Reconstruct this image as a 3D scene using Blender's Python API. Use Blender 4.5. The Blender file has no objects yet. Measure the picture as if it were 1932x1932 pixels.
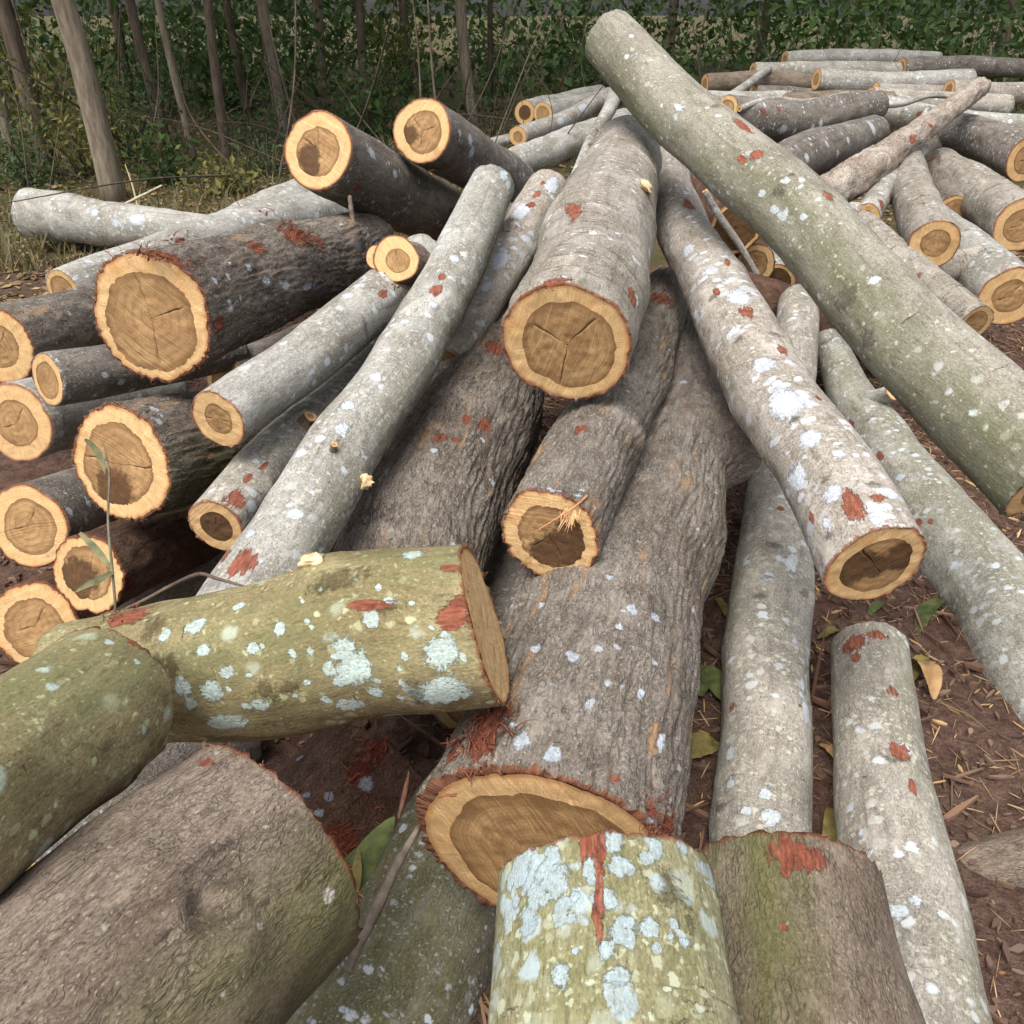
import bpy, math, random
import numpy as np
from mathutils import Vector

# ---------------------------------------------------------------- scene, camera
F, CX, PITCH, H = 1590.0, 966.0, math.radians(31.0), 1.65
SP, CP = math.sin(PITCH), math.cos(PITCH)
CAM = np.array([0.0, 0.0, H])
FW, RT, UP = np.array([0, CP, -SP]), np.array([1.0, 0, 0]), np.array([0, SP, CP])
sc = bpy.context.scene
COL = sc.collection

def at(x, y, d):
    return CAM + d * (FW + (x - CX) / F * RT + (CX - y) / F * UP)

def ground_at(x, y, z=0.0):
    v = (CX - y) / F
    return at(x, y, (H - z) / (SP - CP * v))

def project(P):
    q = P - CAM
    d = q @ FW
    return CX + F * (q @ RT) / d, CX - F * (q @ UP) / d, d

cam = bpy.data.cameras.new('camera')
cam.sensor_width = 36.0
cam.lens = 36.0 * F / 1932.0
cam.clip_start, cam.clip_end = 0.05, 400.0
co = bpy.data.objects.new('camera', cam)
COL.objects.link(co)
co.location = CAM
co.rotation_euler = (math.radians(90) - PITCH, 0, 0)
sc.camera = co

# ---------------------------------------------------------------- noise
def _h(ix, iy, iz, seed):
    with np.errstate(over='ignore'):
        h = (ix.astype(np.uint32) * np.uint32(374761393) + iy.astype(np.uint32) * np.uint32(668265263)
             + iz.astype(np.uint32) * np.uint32(2246822519) + np.uint32((seed * 3266489917) & 0xffffffff))
        h ^= h >> np.uint32(15); h *= np.uint32(2246822519); h ^= h >> np.uint32(13)
        h *= np.uint32(3266489917); h ^= h >> np.uint32(16)
    return h.astype(np.float64) / 4294967295.0 * 2 - 1

def vnoise(x, y, z, seed=0):
    x, y, z = np.broadcast_arrays(np.asarray(x, float), np.asarray(y, float), np.asarray(z, float))
    fx, fy, fz = np.floor(x), np.floor(y), np.floor(z)
    ix, iy, iz = fx.astype(np.int64), fy.astype(np.int64), fz.astype(np.int64)
    u, v, w = x - fx, y - fy, z - fz
    u, v, w = u*u*(3-2*u), v*v*(3-2*v), w*w*(3-2*w)
    r = 0
    for a in (0, 1):
        for b in (0, 1):
            for c in (0, 1):
                r = r + _h(ix+a, iy+b, iz+c, seed) * (u if a else 1-u) * (v if b else 1-v) * (w if c else 1-w)
    return r

def fbm(x, y, z, seed=0, o=3):
    r, a, f = 0, 1.0, 1.0
    for k in range(o):
        r = r + a * vnoise(x*f, y*f, z*f, seed + k*17)
        a *= .5; f *= 2.03
    return r

# ---------------------------------------------------------------- mesh building
def mk(name, V, quads=None, tris=None, mats=(), attrs=None, parent=None, smooth=True, mi=None):
    me = bpy.data.meshes.new(name)
    V = np.asarray(V, float)
    q = np.zeros((0, 4), int) if quads is None else np.asarray(quads, int).reshape(-1, 4)
    t = np.zeros((0, 3), int) if tris is None else np.asarray(tris, int).reshape(-1, 3)
    me.vertices.add(len(V)); me.vertices.foreach_set('co', V.astype(np.float32).ravel())
    nl = q.size + t.size
    me.loops.add(nl); me.loops.foreach_set('vertex_index', np.concatenate([q.ravel(), t.ravel()]).astype(np.int32))
    me.polygons.add(len(q) + len(t))
    st = np.concatenate([np.arange(len(q)) * 4, len(q)*4 + np.arange(len(t)) * 3]).astype(np.int32)
    me.polygons.foreach_set('loop_start', st)
    me.polygons.foreach_set('use_smooth', np.full(len(st), bool(smooth)))
    for m in mats: me.materials.append(m)
    if mi is not None: me.polygons.foreach_set('material_index', np.asarray(mi, np.int32))
    me.update(calc_edges=True)
    me.validate()
    for k, a in (attrs or {}).items():
        a = np.asarray(a, np.float32)
        if a.ndim == 2:
            at_ = me.attributes.new(k, 'FLOAT_VECTOR', 'POINT'); at_.data.foreach_set('vector', a.ravel())
        else:
            at_ = me.attributes.new(k, 'FLOAT', 'POINT'); at_.data.foreach_set('value', a)
    o = bpy.data.objects.new(name, me)
    COL.objects.link(o)
    if parent is not None: o.parent = parent
    return o

def tag(o, label=None, cat=None, group=None, kind=None):
    if label: o['label'] = label
    if cat: o['category'] = cat
    if group: o['group'] = group
    if kind: o['kind'] = kind
    return o

def catmull(P, t):
    P = np.asarray(P, float)
    n = len(P)
    if n == 2:
        return P[0] + (P[1] - P[0]) * t[:, None]
    Q = np.vstack([2*P[0]-P[1], P, 2*P[-1]-P[-2]])
    # chord-length parameters keep the spline even
    L = np.maximum(np.linalg.norm(np.diff(P[:, :3], axis=0), axis=1), 1e-6)
    s = np.concatenate([[0], np.cumsum(L)]) / L.sum()
    k = np.clip(np.searchsorted(s, t, side='right') - 1, 0, n-2)
    u = ((t - s[k]) / (s[k+1] - s[k]))[:, None]
    sx = np.concatenate([[2*s[0]-s[1]], s, [2*s[-1]-s[-2]]])
    p0, p1, p2, p3 = Q[k], Q[k+1], Q[k+2], Q[k+3]
    h = (s[k+1] - s[k])[:, None]
    m1 = (p2 - p0) / (sx[k+2] - sx[k])[:, None] * h
    m2 = (p3 - p1) / (sx[k+3] - sx[k+1])[:, None] * h
    u2, u3 = u*u, u*u*u
    return (2*u3-3*u2+1)*p1 + (u3-2*u2+u)*m1 + (-2*u3+3*u2)*p2 + (u3-u2)*m2

def grid_quads(nr, na):
    i, j = np.meshgrid(np.arange(nr-1), np.arange(na), indexing='ij')
    a = i*na + j; b = i*na + (j+1) % na
    return np.stack([a, b, b+na, a+na], -1).reshape(-1, 4)

def frames(C):
    T = np.gradient(C, axis=0)
    T /= np.linalg.norm(T, axis=1)[:, None]
    up = np.array([0, 0, 1.0])
    e1 = np.cross(T, up); e1 /= np.linalg.norm(e1, axis=1)[:, None]
    e2 = np.cross(e1, T)
    return T, e1, e2

# ---------------------------------------------------------------- materials
class NT:
    """small node-tree writer"""
    def __init__(s, name):
        s.m = bpy.data.materials.new(name); s.m.use_nodes = True
        s.t = s.m.node_tree; s.t.nodes.clear()
        s.out = s.n('ShaderNodeOutputMaterial')
        s.b = s.n('ShaderNodeBsdfPrincipled')
        s.t.links.new(s.b.outputs[0], s.out.inputs[0])
    def n(s, typ, **kw):
        k = s.t.nodes.new(typ)
        for a, b in kw.items(): setattr(k, a, b)
        return k
    def put(s, sock, v):
        if isinstance(v, bpy.types.NodeSocket): s.t.links.new(v, sock)
        elif v is not None:
            try: sock.default_value = v
            except Exception:
                sock.default_value = (*v, 1.0) if len(v) == 3 else v[:3]
    def attr(s, name, vec=False):
        k = s.n('ShaderNodeAttribute', attribute_name=name)
        return k.outputs['Vector' if vec else 'Fac']
    def math(s, op, a, b=None, c=None, clamp=False):
        k = s.n('ShaderNodeMath', operation=op, use_clamp=clamp)
        s.put(k.inputs[0], a)
        if b is not None: s.put(k.inputs[1], b)
        if c is not None: s.put(k.inputs[2], c)
        return k.outputs[0]
    def vmath(s, op, a, b=None):
        k = s.n('ShaderNodeVectorMath', operation=op)
        s.put(k.inputs[0], a)
        if b is not None: s.put(k.inputs[3 if op == 'SCALE' else 1], b)
        return k.outputs['Value' if op in ('LENGTH', 'DOT_PRODUCT') else 0]
    def noise(s, v, scale=1.0, detail=4, rough=.55, dist=0, color=False):
        k = s.n('ShaderNodeTexNoise')
        s.put(k.inputs['Vector'], v); s.put(k.inputs['Scale'], scale)
        k.inputs['Detail'].default_value = detail; k.inputs['Roughness'].default_value = rough
        k.inputs['Distortion'].default_value = dist
        return k.outputs['Color' if color else 'Fac']
    def vor(s, v, scale=1.0, feature='F1'):
        k = s.n('ShaderNodeTexVoronoi', feature=feature)
        s.put(k.inputs['Vector'], v); s.put(k.inputs['Scale'], scale)
        return k
    def step(s, v, lo, hi, a=0.0, b=1.0):
        k = s.n('ShaderNodeMapRange', interpolation_type='SMOOTHSTEP')
        s.put(k.inputs[0], v); s.put(k.inputs[1], lo); s.put(k.inputs[2], hi); s.put(k.inputs[3], a); s.put(k.inputs[4], b)
        return k.outputs[0]
    def mix(s, f, a, b, mode='MIX'):
        k = s.n('ShaderNodeMix', data_type='RGBA', blend_type=mode)
        s.put(k.inputs[0], f); s.put(k.inputs[6], a); s.put(k.inputs[7], b)
        return k.outputs[2]
    def val(s, c, f):
        k = s.n('ShaderNodeHueSaturation'); s.put(k.inputs['Value'], f); s.put(k.inputs['Color'], c)
        return k.outputs[0]
    def bump(s, h, strength, dist, normal=None):
        k = s.n('ShaderNodeBump'); s.put(k.inputs['Height'], h)
        k.inputs['Strength'].default_value = strength; k.inputs['Distance'].default_value = dist
        if normal is not None: s.put(k.inputs['Normal'], normal)
        return k.outputs[0]
    def done(s, col, rough=.9, normal=None, spec=.25):
        s.put(s.b.inputs['Base Color'], col); s.put(s.b.inputs['Roughness'], rough)
        s.b.inputs['Specular IOR Level'].default_value = spec
        if normal is not None: s.put(s.b.inputs['Normal'], normal)
        return s.m

def c(*v):                                    # sRGB 0-255 -> linear
    return tuple(((x/255)/12.92 if x/255 <= .04045 else ((x/255+.055)/1.055)**2.4) for x in v)

def bark_mat(name, c1, c2, c3, lich=.5, dots=.5, dotscale=95., lscale=22., rough=0., wrinkle=0.,
             lichcol=(196, 206, 212), lich2=(186, 184, 168), algae=(112, 112, 66), stretch=1.0, dirt=.5,
             tan=0.0, red=(136, 76, 58)):
    s = NT(name)
    V = s.attr('bk', True)
    def sc3(a, b):                            # a across the grain, b along it
        return s.vmath('MULTIPLY', V, (a, a, b))
    n1 = s.noise(sc3(7, 4), 1, 5, .6)
    n2 = s.noise(sc3(34, 14), 1, 6, .65, .4)
    n3 = s.noise(sc3(300, 160), 1, 3, .7)
    wob = s.vmath('SCALE', s.vmath('SUBTRACT', s.noise(sc3(60, 60), 1, 4, .65, color=True), (.5, .5, .5)), .022)
    col = s.mix(s.step(n1, .36, .64), c1, c2)
    col = s.mix(s.math('MULTIPLY', s.step(n2, .5, .68), dirt), col, c3)
    col = s.val(col, s.step(n3, .25, .8, .58, 1.36))
    fk = s.vor(sc3(240, 170), 1); fs = s.n('ShaderNodeSeparateColor'); s.put(fs.inputs[0], fk.outputs['Color'])
    fm = s.step(s.math('SUBTRACT', s.math('MULTIPLY', fs.outputs[0], .42), fk.outputs['Distance']), .0, .12)
    col = s.mix(s.math('MULTIPLY', fm, .6), col, s.mix(s.step(fs.outputs[1], .45, .55), tuple(x*.4 for x in c3), tuple(min(1, x*1.6) for x in c2)))
    Vd = s.vmath('ADD', V, wob)
    b2 = s.noise(s.vmath('ADD', sc3(15, 9), (3.1, 1.7, 8.2)), 1, 6, .62, .6)
    col = s.mix(s.math('MULTIPLY', s.step(b2, .54, .70), .55), col, tuple(min(1, x*1.35) for x in c2))
    col = s.mix(s.math('MULTIPLY', s.step(b2, .44, .28, 0, 1), .55), col, tuple(x*.62 for x in c1))
    stk = s.noise(s.vmath('ADD', sc3(52, 3.2), (7.7, 2.2, 1.1)), 1, 4, .6, .3)
    col = s.mix(s.math('MULTIPLY', s.step(stk, .55, .72), .35), col, tuple(x*.55 for x in c3))
    # algae film
    alg = s.math('MULTIPLY', s.attr('alg'), s.step(n2, .25, .7, .45, 1.0), clamp=True)
    algc = s.mix(s.step(n3, .3, .7), tuple(x*.75 for x in c(*algae)), c(*algae))
    col = s.mix(alg, col, algc)
    hgt = s.math('MULTIPLY', n3, .25)
    if rough:
        # fissured ridges running along the log
        Vr = s.vmath('ADD', V, s.vmath('SCALE', s.vmath('SUBTRACT', s.noise(sc3(40, 25), 1, 3, .6, color=True), (.5, .5, .5)), .03))
        k = s.vor(s.vmath('MULTIPLY', Vr, (125, 125, 24)), 1, 'DISTANCE_TO_EDGE').outputs['Distance']
        f1 = s.noise(s.vmath('MULTIPLY', Vr, (270, 270, 46)), 1, 6, .72, .4)
        cr = s.math('MULTIPLY', s.step(k, .0, .16, 1, 0), s.step(s.noise(sc3(26, 16), 1, 3), .4, .6, .15, 1.0))
        cr2 = s.step(f1, .5, .36, 0, 1)
        dk = s.math('MULTIPLY', s.math('MAXIMUM', s.math('MULTIPLY', cr, .8), cr2), .74 * rough, clamp=True)
        col = s.mix(dk, col, tuple(x * .26 for x in c3))
        col = s.mix(s.math('MULTIPLY', s.step(f1, .57, .72), .55 * rough), col, tuple(min(1, x * 1.5) for x in c2))
        hgt = s.math('ADD', hgt, s.math('MULTIPLY', s.math('SUBTRACT', f1, s.math('MULTIPLY', cr, .5)), 1.6 * rough))
    else:
        f1 = s.noise(sc3(140, 34), 1, 5, .65, .3)
        hgt = s.math('ADD', hgt, s.math('MULTIPLY', f1, .35))
        col = s.mix(s.math('MULTIPLY', s.step(f1, .46, .33, 0, 1), .38), col, tuple(x * .42 for x in c3))
        # scars: short dark cross creases
        sw = s.noise(s.vmath('MULTIPLY', Vd, (16, 16, 95)), 1, 4, .6, .5)
        scm = s.math('MULTIPLY', s.step(sw, .66, .72), s.step(s.noise(sc3(9, 7), 1, 2), .54, .62))
        col = s.mix(s.math('MULTIPLY', scm, .7), col, tuple(x * .35 for x in c3))
        hgt = s.math('SUBTRACT', hgt, s.math('MULTIPLY', scm, .8))
    if tan:
        tm = s.math('MULTIPLY', s.step(s.noise(s.vmath('MULTIPLY', Vd, (24, 24, 5)), 1, 5, .65), .57, .70), tan)
        col = s.mix(tm, col, c(176, 136, 92))
        hgt = s.math('SUBTRACT', hgt, s.math('MULTIPLY', tm, .5))
    if wrinkle:
        wv = s.noise(s.vmath('MULTIPLY', Vd, (9, 9, 120)), 1, 3, .5, .3)
        hgt = s.math('ADD', hgt, s.math('MULTIPLY', wv, 1.1 * wrinkle))
        col = s.mix(s.math('MULTIPLY', s.step(wv, .44, .32, 0, 1), .5 * wrinkle), col, tuple(x * .45 for x in c3))
    # lichen: round patches of many sizes
    def spots(scale, amount, lo, soft, stretch=1.0, msk=(.36, .62), w=Vd, pw=2.2):
        k = s.vor(s.vmath('MULTIPLY', w, (scale, scale, scale * stretch)), 1)
        sx = s.n('ShaderNodeSeparateColor'); s.put(sx.inputs[0], k.outputs['Color'])
        r = s.math('MULTIPLY', s.math('POWER', sx.outputs[0], pw), amount)
        r = s.math('MULTIPLY', r, s.step(s.noise(sc3(5.5, 5.5), 1, 3), *msk))
        m = s.step(s.math('SUBTRACT', r, k.outputs['Distance']), lo, lo + soft)
        return m, sx.outputs[1]
    if dots:
        m, rc = spots(dotscale, .74 * dots, .02, .22, stretch, (.2, .46), Vd, 1.5)
        col = s.mix(s.math('MULTIPLY', m, s.step(rc, 0, 1, .2, .8)), col, c(*lich2))
        m, rc = spots(dotscale * 2.0, .66 * dots, .02, .25, stretch, (.2, .44), Vd, 1.5)
        col = s.mix(s.math('MULTIPLY', m, s.step(rc, 0, 1, .1, .6)), col, c(*lich2))
        m, rc = spots(dotscale * .42, .78 * dots, .02, .25, stretch, (.28, .54), Vd, 1.7)
        col = s.mix(s.math('MULTIPLY', m, s.step(rc, 0, 1, .15, .9)), col, s.mix(rc, c(*lich2), c(*lichcol)))
    lt = s.step(n3, .28, .72, .82, 1.12)
    LC = s.val(c(*lichcol), s.math('MULTIPLY', lt, s.step(n2, .3, .7, .85, 1.08)))
    if lich:
        m, rc = spots(lscale, .72 * lich, .02, .12, stretch, (.4, .62))
        m = s.math('MULTIPLY', m, s.step(s.noise(sc3(170, 140), 1, 4, .7), .28, .58, .4, 1.0))
        col = s.mix(s.math('MULTIPLY', m, s.step(rc, 0, .8, .25, .9)), col, s.mix(s.step(rc, .1, .6), c(*lich2), LC))
        hgt = s.math('ADD', hgt, s.math('MULTIPLY', m, .25))
    nz = s.noise(s.vmath('MULTIPLY', Vd, (105, 105, 90)), 1, 6, .74)
    lm = s.step(s.math('ADD', s.attr('lich'), s.math('MULTIPLY', s.math('SUBTRACT', nz, .5), 2.1)), .02, .22)
    col = s.mix(s.math('MULTIPLY', lm, s.step(s.noise(sc3(190, 150), 1, 4, .7), .3, .6, .45, .95)), col, LC)
    sc_ = s.step(s.math('ADD', s.attr('scar'), s.math('MULTIPLY', s.math('SUBTRACT', s.noise(sc3(55, 85), 1, 6, .75), .5), 3.2)), .15, .95)
    col = s.mix(s.math('MULTIPLY', sc_, .68), col, s.mix(n2, tuple(x*.35 for x in c3), tuple(x*.9 for x in c3)))
    hgt = s.math('ADD', hgt, s.math('MULTIPLY', s.math('MULTIPLY', sc_, n2), 1.2))
    hgt = s.math('ADD', hgt, s.math('MULTIPLY', lm, s.math('MULTIPLY', s.noise(sc3(230, 200), 1, 3, .7), .7)))
    # torn places where red inner bark shows
    nr = s.noise(s.vmath('ADD', sc3(85, 26), (4.4, 5.1, 2.2)), 1, 6, .74)
    rm = s.step(s.math('ADD', s.attr('red'), s.math('MULTIPLY', s.math('SUBTRACT', nr, .5), 2.7)), .10, .20)
    rc_ = s.mix(s.step(s.noise(sc3(150, 40), 1, 5, .7), .3, .68), tuple(x * .42 for x in c(*red)), tuple(min(1, x*1.25) for x in c(*red)))
    rc_ = s.mix(s.math('MULTIPLY', s.step(s.noise(sc3(70, 30), 1, 4, .7), .5, .72), .6), rc_, c(164, 116, 84))
    col = s.mix(s.math('MULTIPLY', rm, .95), col, rc_)
    hgt = s.math('SUBTRACT', hgt, s.math('MULTIPLY', rm, s.math('ADD', 1.7, s.math('MULTIPLY', nr, -1.2))))
    # bruised, reddish bark right at the saw cut
    em = s.step(s.math('ADD', s.attr('endd'), s.math('MULTIPLY', s.math('SUBTRACT', nr, .5), .03)), .001, .006, 1, 0)
    col = s.mix(s.math('MULTIPLY', em, .8), col, s.mix(nr, c(92, 50, 34), c(150, 92, 58)))
    nrm = s.bump(hgt, .8, .005 if not rough else .0065)
    return s.done(col, .92, nrm, .2)

def cut_mat(name, heart):
    s = NT(name)
    fc = s.attr('fc', True)                   # x, y in metres on the face, z = rho
    sx = s.n('ShaderNodeSeparateXYZ'); s.put(sx.inputs[0], fc)
    rho = sx.outputs[2]
    xy = s.vmath('MULTIPLY', fc, (1, 1, 0))
    xy0 = s.vmath('SUBTRACT', xy, s.attr('fo', True))
    dirv = s.vmath('NORMALIZE', xy0)
    sd = s.attr('sd', True)
    dn = s.vmath('ADD', s.vmath('SCALE', dirv, 26.0), sd)
    ray = s.noise(s.vmath('ADD', dn, s.vmath('SCALE', xy, 6.0)), 1.6, 4, .7)
    p = s.vmath('ADD', xy, sd)
    blot = s.noise(p, 16, 5, .6, .4)
    fine = s.noise(p, 420, 2, .7)
    rr = s.math('ADD', rho, s.math('MULTIPLY', s.math('SUBTRACT', s.noise(p, 14, 3), .5), .10))
    ring = s.math('SINE', s.math('MULTIPLY', rr, 150.0))
    ring2 = s.math('SINE', s.math('MULTIPLY', rr, 41.0))
    # saw marks: shallow arcs across the face
    k = s.n('ShaderNodeVectorMath', operation='DISTANCE')
    s.put(k.inputs[0], xy); s.put(k.inputs[1], s.vmath('ADD', s.vmath('MULTIPLY', sd, (.28, .36, 0)), (-.9, -.95, 0)))
    dist = s.math('ADD', k.outputs['Value'], s.math('MULTIPLY', s.noise(p, 9, 3), .02))
    sn = s.noise(s.math('MULTIPLY', dist, 1.0), 260, 3, .6)
    kk = s.n('ShaderNodeCombineXYZ'); s.put(kk.inputs[0], s.math('MULTIPLY', dist, 230.0)); s.put(kk.inputs[1], s.math('MULTIPLY', s.noise(p, 5, 2), 3.0))
    saw = s.noise(kk.outputs[0], 1, 3, .6)
    if heart:
        col = s.mix(s.step(blot, .3, .7), c(142,109,72), c(172,137,94))
        col = s.mix(s.math('MULTIPLY', s.step(ring2, -.2, 1), .30), col, c(116, 84, 48))
        col = s.mix(s.math('MULTIPLY', s.step(saw, .52, .70), .45), col, c(200, 168, 122))
        col = s.mix(s.math('MULTIPLY', s.step(saw, .46, .34, 0, 1), .35), col, c(116, 86, 54))
        col = s.mix(s.math('MULTIPLY', s.step(s.attr('rh'), .80, 1.0), .55), col, c(98, 68, 36))
        col = s.mix(s.math('MULTIPLY', s.step(ring, .3, 1), .18), col, c(92, 64, 36))
        st = s.step(s.math('ADD', s.attr('stn'), s.math('MULTIPLY', s.math('SUBTRACT', s.noise(p, 55, 5, .65), .5), .9)), .05, .35)
        col = s.mix(s.math('MULTIPLY', st, .85), col, s.mix(fine, c(44, 28, 16), c(84, 56, 34)))
    else:
        col = s.mix(s.step(ray, .3, .72), c(188,152,104), c(210,177,129))
        col = s.mix(s.math('MULTIPLY', s.step(blot, .48, .72), .55), col, c(196, 140, 84))
        col = s.mix(s.math('MULTIPLY', s.step(ring, .2, 1), .14), col, c(176, 124, 70))
        col = s.mix(s.math('MULTIPLY', s.step(saw, .5, .68), .35), col, c(240, 206, 150))
        col = s.mix(s.math('MULTIPLY', s.step(s.math('ADD', rho, s.math('MULTIPLY', s.math('SUBTRACT', ray, .5), .08)), .935, .99), .6), col, c(160,104,62))
    dirt = s.math('MULTIPLY', s.step(s.noise(s.vmath('ADD', p, (5.2, 3.3, 1.1)), 11, 6, .7, .5), .52, .72), .42)
    col = s.mix(dirt, col, c(122, 84, 54))
    col = s.val(col, s.step(fine, .25, .75, .80, 1.16))
    col = s.mix(s.math('MULTIPLY', s.step(s.attr('crk'), .35, .8), .93), col, c(38, 24, 14))
    h = s.math('ADD', s.math('MULTIPLY', saw, .8), s.math('MULTIPLY', s.math('ADD', ray, fine), .35))
    return s.done(col, .8, s.bump(h, .8, .0030), .25)

def plain_mat(name, ca, cb, scale=40, rough=.85, bump=.4, dist=.003, stretch=(1, 1, 1), co='Object'):
    s = NT(name)
    tc = s.n('ShaderNodeTexCoord')
    v = s.vmath('MULTIPLY', tc.outputs[co], stretch)
    a = s.noise(v, scale, 5, .65)
    col = s.mix(s.step(a, .32, .68), c(*ca), c(*cb))
    return s.done(col, rough, s.bump(a, bump, dist), .25)

def leaf_mat(name, ca, cb, trans=.35):
    s = NT(name)
    r = s.attr('rnd')
    col = s.mix(r, c(*ca), c(*cb))
    m = s.done(col, .55, None, .3)
    tr = s.n('ShaderNodeBsdfTranslucent'); s.put(tr.inputs[0], col)
    mx = s.n('ShaderNodeMixShader'); mx.inputs[0].default_value = trans
    s.t.links.new(s.b.outputs[0], mx.inputs[1]); s.t.links.new(tr.outputs[0], mx.inputs[2]); s.t.links.new(mx.outputs[0], s.out.inputs[0])
    return m

BK = {
 # c1, c2 main tones, c3 dark tone
 'smooth': bark_mat('bark_smooth_grey', c(136,131,120), c(164,161,153), c(104,96,86), lich=.7, dots=1.0, lichcol=(188,196,202), lich2=(178,176,164)),
 'speck': bark_mat('bark_speckled_beige', c(136,130,119), c(160,154,143), c(104,97,87), lich=.65, dots=1.05, lichcol=(190,197,200), lich2=(186,180,162), dotscale=85),
 'olive': bark_mat('bark_olive_grey', c(126,121,107), c(150,144,131), c(98,92,80), lich=.6, dots=.72, lichcol=(188,194,194), lich2=(184,178,160), dotscale=85, algae=(104,106,76)),
 'white': bark_mat('bark_white_lichen', c(143,134,121), c(168,160,149), c(104,92,80), lich=1.5, dots=1.1, lscale=24, lichcol=(192,197,204), lich2=(178,172,160), stretch=1.35),
 'rough': bark_mat('bark_fissured_brown', c(124,113,101), c(150,140,128), c(86,74,64), lich=.6, dots=.55, rough=1.0, lscale=26, lichcol=(190,198,206), lich2=(166,160,150), tan=.6),
 'scaly': bark_mat('bark_scaly_grey', c(124,114,102), c(150,141,130), c(86,75,65), lich=.55, dots=.5, rough=.72, lscale=24, lichcol=(190,198,206), lich2=(176,168,156), tan=.75),
 'ring': bark_mat('bark_wrinkled_grey', c(134,126,113), c(160,153,142), c(92,83,72), lich=.7, dots=.65, wrinkle=1.0, lscale=30, lichcol=(210,214,216), lich2=(186,180,166), stretch=2.0),
 'green': bark_mat('bark_mossy_green', c(126,108,78), c(150,136,102), c(92,74,52), lich=.85, dots=.75, lscale=15, dotscale=60, lichcol=(178,194,188), lich2=(184,188,146), dirt=.7, stretch=.8, algae=(120,119,82)),
 'lichen': bark_mat('bark_lichen_blotched', c(120,112,82), c(142,136,108), c(86,76,54), lich=1.6, dots=1.0, lscale=23, dotscale=70, lichcol=(160,174,176), lich2=(182,186,160), algae=(124,126,80)),
 'brown': bark_mat('bark_plain_brown', c(118,103,88), c(142,127,112), c(84,72,62), lich=.2, dots=.4, rough=.62, lichcol=(186,178,166), lich2=(176,164,148), lscale=12),
 'red': bark_mat('bark_red_brown', c(98,72,58), c(120,94,78), c(66,42,34), lich=.5, dots=.4, rough=.75, lscale=20, lichcol=(164,170,180), lich2=(140,130,120), red=(112,54,42)),
 'dark': bark_mat('bark_dark_grey', c(108,100,90), c(136,128,118), c(74,65,57), lich=.8, dots=.8, rough=.45, lscale=26, lichcol=(200,206,212), lich2=(168,166,160), stretch=1.6),
 'dead': bark_mat('weathered_deadwood', c(166,150,134), c(194,182,168), c(98,78,64), lich=.3, dots=.3, rough=.85, lichcol=(200,192,182), tan=.4, red=(150,80,60)),
}
SAP = cut_mat('cut_sapwood', False)
HEART = cut_mat('cut_heartwood', True)
FIBRE = plain_mat('torn_bark_fibre', (92,52,40), (140,84,62), 60, .9, .5, .002)
TANFIBRE = plain_mat('torn_wood_fibre', (176,128,82), (222,186,136), 60, .9, .5, .002)
BROWNFIB = plain_mat('bark_edge_fibre', (112,72,46), (160,110,72), 60, .9, .5, .002)
PALEWOOD = plain_mat('broken_pale_wood', (186,154,110), (226,204,164), 50, .85, .7, .004)
# ---------------------------------------------------------------- logs
rng = np.random.default_rng(7)
LOGS = []                                     # (object, centreline, radii) of everything built

def path3(pts, d0, d1):
    P = np.array(pts, float)
    L = np.concatenate([[0], np.cumsum(np.hypot(*np.diff(P[:, :2], axis=0).T))])
    t = L / L[-1]
    d = 1.0 / (1/d0 + (1/d1 - 1/d0) * t)
    C = np.array([at(x, y, k) for (x, y, _), k in zip(P, d)])
    return C, P[:, 2] * d / F

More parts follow.
